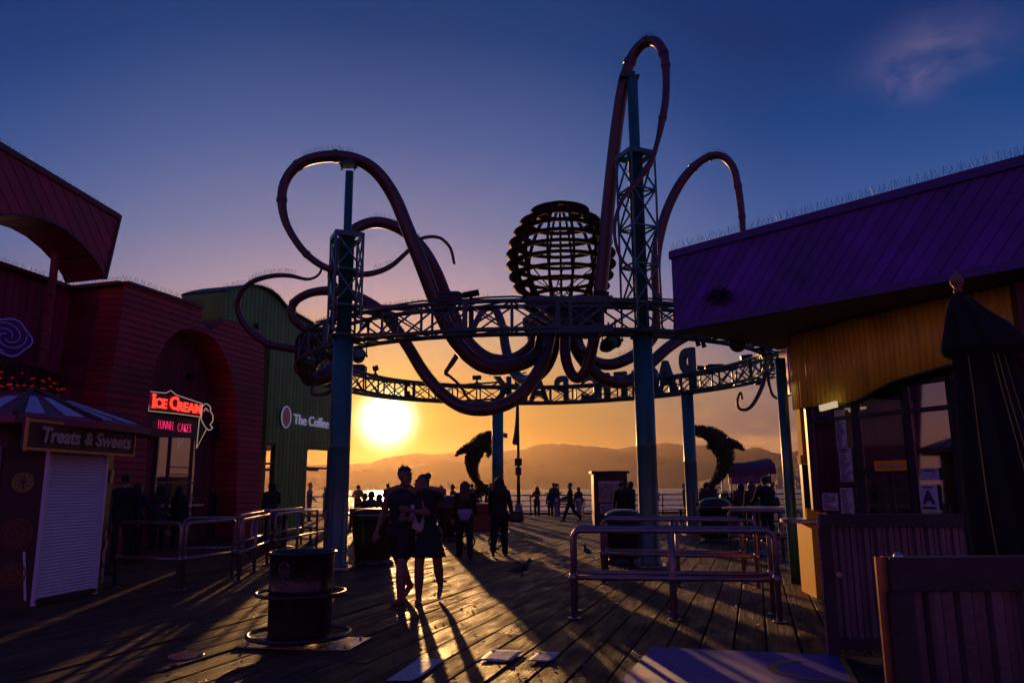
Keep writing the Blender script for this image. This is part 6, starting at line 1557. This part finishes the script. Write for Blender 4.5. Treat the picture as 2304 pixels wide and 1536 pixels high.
dl = [[(1141, 980, 3), (1130, 979, 5), (1120, 981, 9), (1106, 983, 13), (1092, 988, 16), (1079, 999, 18.5), (1069, 1015, 18), (1063, 1033, 16), (1062, 1048, 13), (1066, 1065, 10), (1073, 1080, 7.5), (1086, 1097, 6)],
      [(1066, 1004, 11), (1050, 1009, 9), (1040, 1013, 6.5), (1031, 1018, 4), (1025, 1026, 1.5)], [(1090, 1003, 10), (1100, 1009, 8), (1101, 1018, 5.5), (1097, 1027, 2.5)],
      [(1086, 1097, 8), (1076, 1110, 8), (1066, 1116, 4)], [(1086, 1097, 8), (1098, 1103, 9), (1106, 1114, 5)]]
dolphin(f, dl, base, 'leafy dolphin topiary leaping right in front of the far left column', (1088, 1120))
f2 = lambda x, y: at(x, y, 29.0)
dr2 = [[(1540, 968, 4), (1552, 968, 8), (1568, 969, 11), (1588, 972, 13), (1606, 982, 18), (1620, 997, 22), (1630, 1016, 20), (1632, 1034, 17), (1628, 1052, 14), (1621, 1066, 11), (1611, 1080, 8), (1598, 1092, 6), (1588, 1099, 5)],
       [(1636, 995, 11), (1650, 998, 8.5), (1661, 1002, 6), (1669, 1007, 4), (1674, 1013, 2)], [(1606, 996, 11), (1597, 1003, 6), (1595, 1010, 2.5)], [(1592, 1096, 6), (1582, 1104, 6), (1574, 1106, 3)], [(1598, 1094, 6), (1608, 1108, 6), (1606, 1118, 3)]]
base = at(1594, 1110, 29); base.z = 0
dolphin(f2, dr2, base, 'leafy dolphin topiary leaping left in front of the far right column', (1592, 1120))
def shrub(px, D, w, h, label, n=700, seed=1):
    r = ray(px, 1110); c = Vector((r.x/r.y*D, D, 0)); root = empty('planted_shrub', c, label, 'shrub', 'shrubs in planters by the right tables'); rr = random.Random(seed)
    mb = MB(); mb.box(c+UP*.3, (w, .5, .6)); mb.box(c+UP*.58, (w+.06, .56, .06)); mb.build('planter_box', M['wood'], root)
    st = [(c+Vector((rr.uniform(-w/2.3, w/2.3), rr.uniform(-.2, .2), .6)), c+Vector((rr.uniform(-w/2, w/2), rr.uniform(-.3, .3), .6+h*rr.uniform(.5, 1)))) for k in range(int(16*w))]
    mb = MB(); [mb.tube([a, b], [.012, .005], 4) for a, b in st]; mb.build('stems', M['wood'], root)
    mb = MB()
    def cf(q): a, b = q.choice(st); return a.lerp(b, q.random()**.6)+Vector((q.gauss(0, .07), q.gauss(0, .07), q.gauss(0, .05))), Vector((0, 0, .8))
    leaves(mb, cf, n, .12, rr); mb.build('leaves', M['leafl'], root)
shrub(1640, 26.2, .9, .8, 'upright leafy shrub beneath the tail of the right dolphin', 900, 3)
shrub(1672, 25.6, 1.2, .6, 'low spreading shrub left of the mottled jacket', 900, 4)
# flowers at the foot of the left dolphin, and small vending cart beside it
r = ray(1068, 1215); D = 20.5; c = Vector((r.x/r.y*D, D, 0)); vc = empty('vending_cart', c, 'low red vending cart on wheels behind the walking women', 'cart')
mb = MB(); mb.box(c+Vector((.2, 0, .62)), (1.15, .8, .5)); mb.box(c+Vector((.2, 0, .98)), (1.0, .7, .22)); mb.build('body', M['cart'], vc, bevel=.03)
mb = MB(); mb.box(c+Vector((.2, 0, .385)), (1.4, .95, .04)); mb.box(c+Vector((.2, 0, 1.11)), (1.06, .76, .03)); mb.build('ledge', M['tabletop'], vc)
for s_ in (-.15, .55):
    mb = MB(); mb.tube([c+Vector((s_+math.cos(a)*.17, -.42, .18+math.sin(a)*.17)) for a in [2*PI*k/24 for k in range(24)]], .022, 6, closed=True)
    for k in range(6): a = PI*k/6; mb.tube([c+Vector((s_+math.cos(a)*.16, -.42, .18+math.sin(a)*.16)), c+Vector((s_-math.cos(a)*.16, -.42, .18-math.sin(a)*.16))], .005, 4)
    mb.build('wheel', M['black'], vc)
mb = MB(); mb.tube([c+Vector((.75, -.3, .4)), c+Vector((.95, -.3, .85)), c+Vector((.95, .3, .85)), c+Vector((.75, .3, .4))], .016, 8); mb.build('handle', M['steel'], vc)
c = gnd(1106, 1190); pst = empty('wooden_post', c, 'squat timber post between the vending cart and the slim woman', 'post'); mb = MB(); mb.box(c+UP*.52, (.16, .16, 1.04)); mb.build('shaft', M['wood'], pst); mb = MB(); mb.prism([c+Vector((-.1, -.1, 1.04)), c+Vector((.1, -.1, 1.04)), c+Vector((.1, .1, 1.04)), c+Vector((-.1, .1, 1.04))], UP*.04); mb.build('cap', M['wood'], pst)

# awning cart at the right
D = 31.0; r0, r1 = ray(1632, 1150), ray(1732, 1150); x0, x1 = r0.x/r0.y*D, r1.x/r1.y*D; xc = (x0+x1)/2
ac = empty('awning_stall', (xc, D, 0), 'small stall with a curved purple canvas awning and hanging souvenirs', 'stall')
mb = MB()
for i in range(8):
    pass
sec = [(D-.9, 2.10), (D-.8, 2.28), (D-.5, 2.44), (D, 2.52), (D+.6, 2.44), (D+.9, 2.2)]
mb.add([(x, y, z+(.10 if x > xc else -.06)) for x in (x0-.05, xc, x1+.05) for y, z in sec], [(i*6+k, i*6+k+1, (i+1)*6+k+1, (i+1)*6+k) for i in range(2) for k in range(5)], True)
mb.add([(x0-.05, D-.9, 2.03), (x1+.05, D-.9, 2.2), (x1+.05, D-.9, 1.98), (x0-.05, D-.9, 1.85)], [(0, 1, 2, 3)]); o = mb.build('awning', M['awning'], ac); o.modifiers.new('t', 'SOLIDIFY').thickness = .02
mb = MB(); mb.box((xc, D-.55, 1.78), (x1-x0-.1, .05, .34)); mb.build('sign_panel', M['purptrim'], ac)
mb = MB()
for i in range(3): mb.box((x0+.25+i*(x1-x0)*.36, D-.75, 2.0), (.22, .1, .05))
mb.build('stall_lamps', mat('stall_lamp', (.8, .6, .6), .5, emit=(1, .75, .6), es=.9, bump=0), ac)
for x in (x0+.1, x1-.1):
    for y in (D-.6, D+.6): mb = MB(); mb.bar((x, y, 0), (x, y, 2.3), .06); mb.build('post', M['white'] if x < xc else M['darkmet'], ac)
mb = MB(); mb.box((xc, D, .5), (x1-x0-.1, 1.2, 1.0)); mb.box((xc, D, 1.02), (x1-x0+.05, 1.3, .05)); mb.build('counter', M['purptrim'], ac)
for i in range(9):
    x = x0+.9+i*.11; z = 1.5+rs.uniform(-.1, .15); mb = MB(); mb.tube([(x, D-.5, z+.2), (x, D-.5, z)], .004, 4); mb.sphere((x, D-.5, z), .05+rs.random()*.03, 6, (1, .5, 1.3)); mb.build('souvenir', cloth(('redc', 'white', 'plum', 'rust')[i % 4], CL[('redc', 'white', 'plum', 'rust')[i % 4]]), ac)

# ------------------------------------------------------------------ pigeons
def pigeon(px, py, yaw, label, wings=False, s_=1.0):
    c = gnd(px, py); root = empty('pigeon', c, label, 'bird', 'pigeons on the deck'); root.rotation_euler = (0, 0, yaw)
    b = MB(); cp_ = lambda p, q, a, e: b.capsule(Vector(p)*s_, Vector(q)*s_, a*s_, e*s_, 8)
    cp_((0, -.06, .11), (0, .05, .13), .045, .052); cp_((0, .05, .14), (0, .10, .20), .036, .024); b.sphere(Vector((0, .115, .225))*s_, .026*s_, 7); cp_((0, .135, .222), (0, .162, .215), .008, .003)
    cp_((0, -.07, .11), (0, -.19, .085), .034, .012); cp_((-.03, -.14, .085), (.03, -.14, .085), .018, .018)
    for x in (-1, 1):
        cp_((x*.02, .0, .08), (x*.022, .01, .03), .012, .006); cp_((x*.022, .01, .03), (x*.022, .0, .006), .005, .005); cp_((x*.022, 0, .006), (x*.022, .035, .004), .005, .004)
        if wings: cp_((x*.04, .02, .15), (x*.13, -.01, .19), .026, .018); cp_((x*.13, -.01, .19), (x*.22, -.06, .17), .018, .006)
        else: cp_((x*.042, .04, .13), (x*.03, -.12, .10), .024, .012)
    remesh(b, 'body', M['bird'], root, .007, 1)
pigeon(1174, 1298, R(-75), 'pigeon with half-raised wings alone on the sunlit planks', True, 1.25)
pigeon(1321, 1252, R(20), 'pigeon standing upright just left of the nearest right rail', s_=1.1)

# ------------------------------------------------------------------ litter, mat, covers
def sheet(pts, label, z=.012, name='paper_sheet'):
    P = [gnd(*p) for p in pts]; c = sum(P, Vector())/4; root_c = Vector((c.x, c.y, z)); mb = MB(); n = 7; vs = []
    for i in range(n):
        for j in range(n):
            u, v = i/(n-1), j/(n-1); q = (P[0].lerp(P[1], u)).lerp(P[3].lerp(P[2], u), v); vs.append(q+UP*(z+.004*rs.random()+(.012 if (i, j) in ((0, n-1), (n-1, 0)) else 0)))
    mb.add(vs, [(i*n+j, i*n+j+1, (i+1)*n+j+1, (i+1)*n+j) for i in range(n-1) for j in range(n-1)], True); o = mb.build(name, M['paper'], origin=root_c); tag(o, label, 'paper', 'papers littering the deck'); m_ = o.modifiers.new('t', 'SOLIDIFY'); m_.thickness = .002; return o
sheet([(1078, 1487), (1106, 1463), (1180, 1466), (1146, 1492)], 'crumpled pale paper, middle one of the three on the planks')
sheet([(1184, 1489), (1212, 1468), (1262, 1470), (1240, 1491)], 'smaller flat pale paper, rightmost of the three on the planks')
sheet([(868, 1534), (945, 1482), (1003, 1484), (935, 1534)], 'long creased pale paper, leftmost of the three at the bottom edge')
def cover(px, py, r_, label, grate=False):
    c = gnd(px, py); root = empty('deck_cover', c, label, 'deck cover', 'round covers set in the deck'); mb = MB(); mb.lathe([(.001, .008), (r_-.02, .008), (r_, .006), (r_+.002, .0)], c, 28, True, False); mb.build('plate', M['steel'] if not grate else M['black'], root)
    mb = MB(); mb.tube([c+Vector((math.cos(a)*r_, math.sin(a)*r_, .008)) for a in [2*PI*k/30 for k in range(30)]], .006, 5, closed=True)
    if grate: [mb.bar(c+Vector((-r_*.8+k*r_*.22, -math.sqrt(max(r_*r_-(r_*.8-k*r_*.22)**2, 0))*.9, .012)), c+Vector((-r_*.8+k*r_*.22, math.sqrt(max(r_*r_-(r_*.8-k*r_*.22)**2, 0))*.9, .012)), .018, .008) for k in range(8)]
    mb.build('rim', M['steel'], root)
cover(419, 1476, .15, 'slotted drain cover in the dark deck left of the drum bin', True)
cover(990, 1305, .11, 'round steel cover behind the woman of the couple')
cover(1160, 1243, .13, 'round steel cover right of the slim woman'); cover(1088, 1243, .11, 'round steel cover left of the slim woman')
cover(1730, 1240, .26, 'large round cover under the furthest right rail'); cover(1549, 1250, .18, 'round cover seen between the third and fourth right rails')
# purple mat with golden arc
mp = [gnd(1466, 1459), gnd(1884, 1478), gnd(1925, 1560), gnd(1380, 1560)]
mt_ = empty('entrance_mat', (sum((p.x for p in mp))/4, mp[0].y-.4, 0), 'purple ribbed mat with a golden arc at the bottom right', 'mat')
P = [Vector((p.x, p.y, .008)) for p in mp]; dn = (P[3]-P[0])*2.2; P[3] = P[0]+dn; P[2] = P[1]+(P[2]-P[1])*2.2
matm = mat('purple_mat', (.09, .03, .42), .55, var=.2, groove=((1, .06, 0), .012, .006, .004), bump=.1)
mb = MB(); mb.prism(P, UP*.012); mb.build('carpet', matm, mt_)
mb = MB(); e = (P[2]-P[1]).normalized(); s_ = Vector((e.y, -e.x, 0)); s_ = s_ if s_.x > 0 else -s_; mb.prism([P[1]+s_*.002, P[1]+s_*.05, P[2]+s_*.05, P[2]+s_*.002], UP*.016); mb.build('edge_strip', M['ochre'], mt_)
cc_ = gnd(1895, 1512); mb = MB(); ar = []
for k in range(25): a = PI*(.62+.85*k/24); ar.append((a, cc_+Vector((math.cos(a)*.60, math.sin(a)*.42, 0))))
vs = []
for a, c in ar: vs += [Vector((c.x, c.y, .0225)), Vector((c.x-math.cos(a)*.07, c.y-math.sin(a)*.07, .0225))]
mb.add(vs, [(2*i, 2*i+1, 2*i+3, 2*i+2) for i in range(24)]); mb.build('printed_arc', M['ochre'], mt_)
p0, p1 = gnd(1890, 1482), gnd(2010, 1500); sb = empty('door_step', (p0+p1)/2, 'low dark step strip between the mat and the corrugated barriers', 'step')
mb = MB(); mb.prism([Vector((p0.x, p0.y, .03)), Vector((p1.x+1.5, p1.y-.1, .03)), Vector((p1.x+1.5, p1.y-1.2, .03)), Vector((p0.x+.12, p0.y-1.2, .03))], UP*-.028); mb.build('tread', M['corrd'], sb)
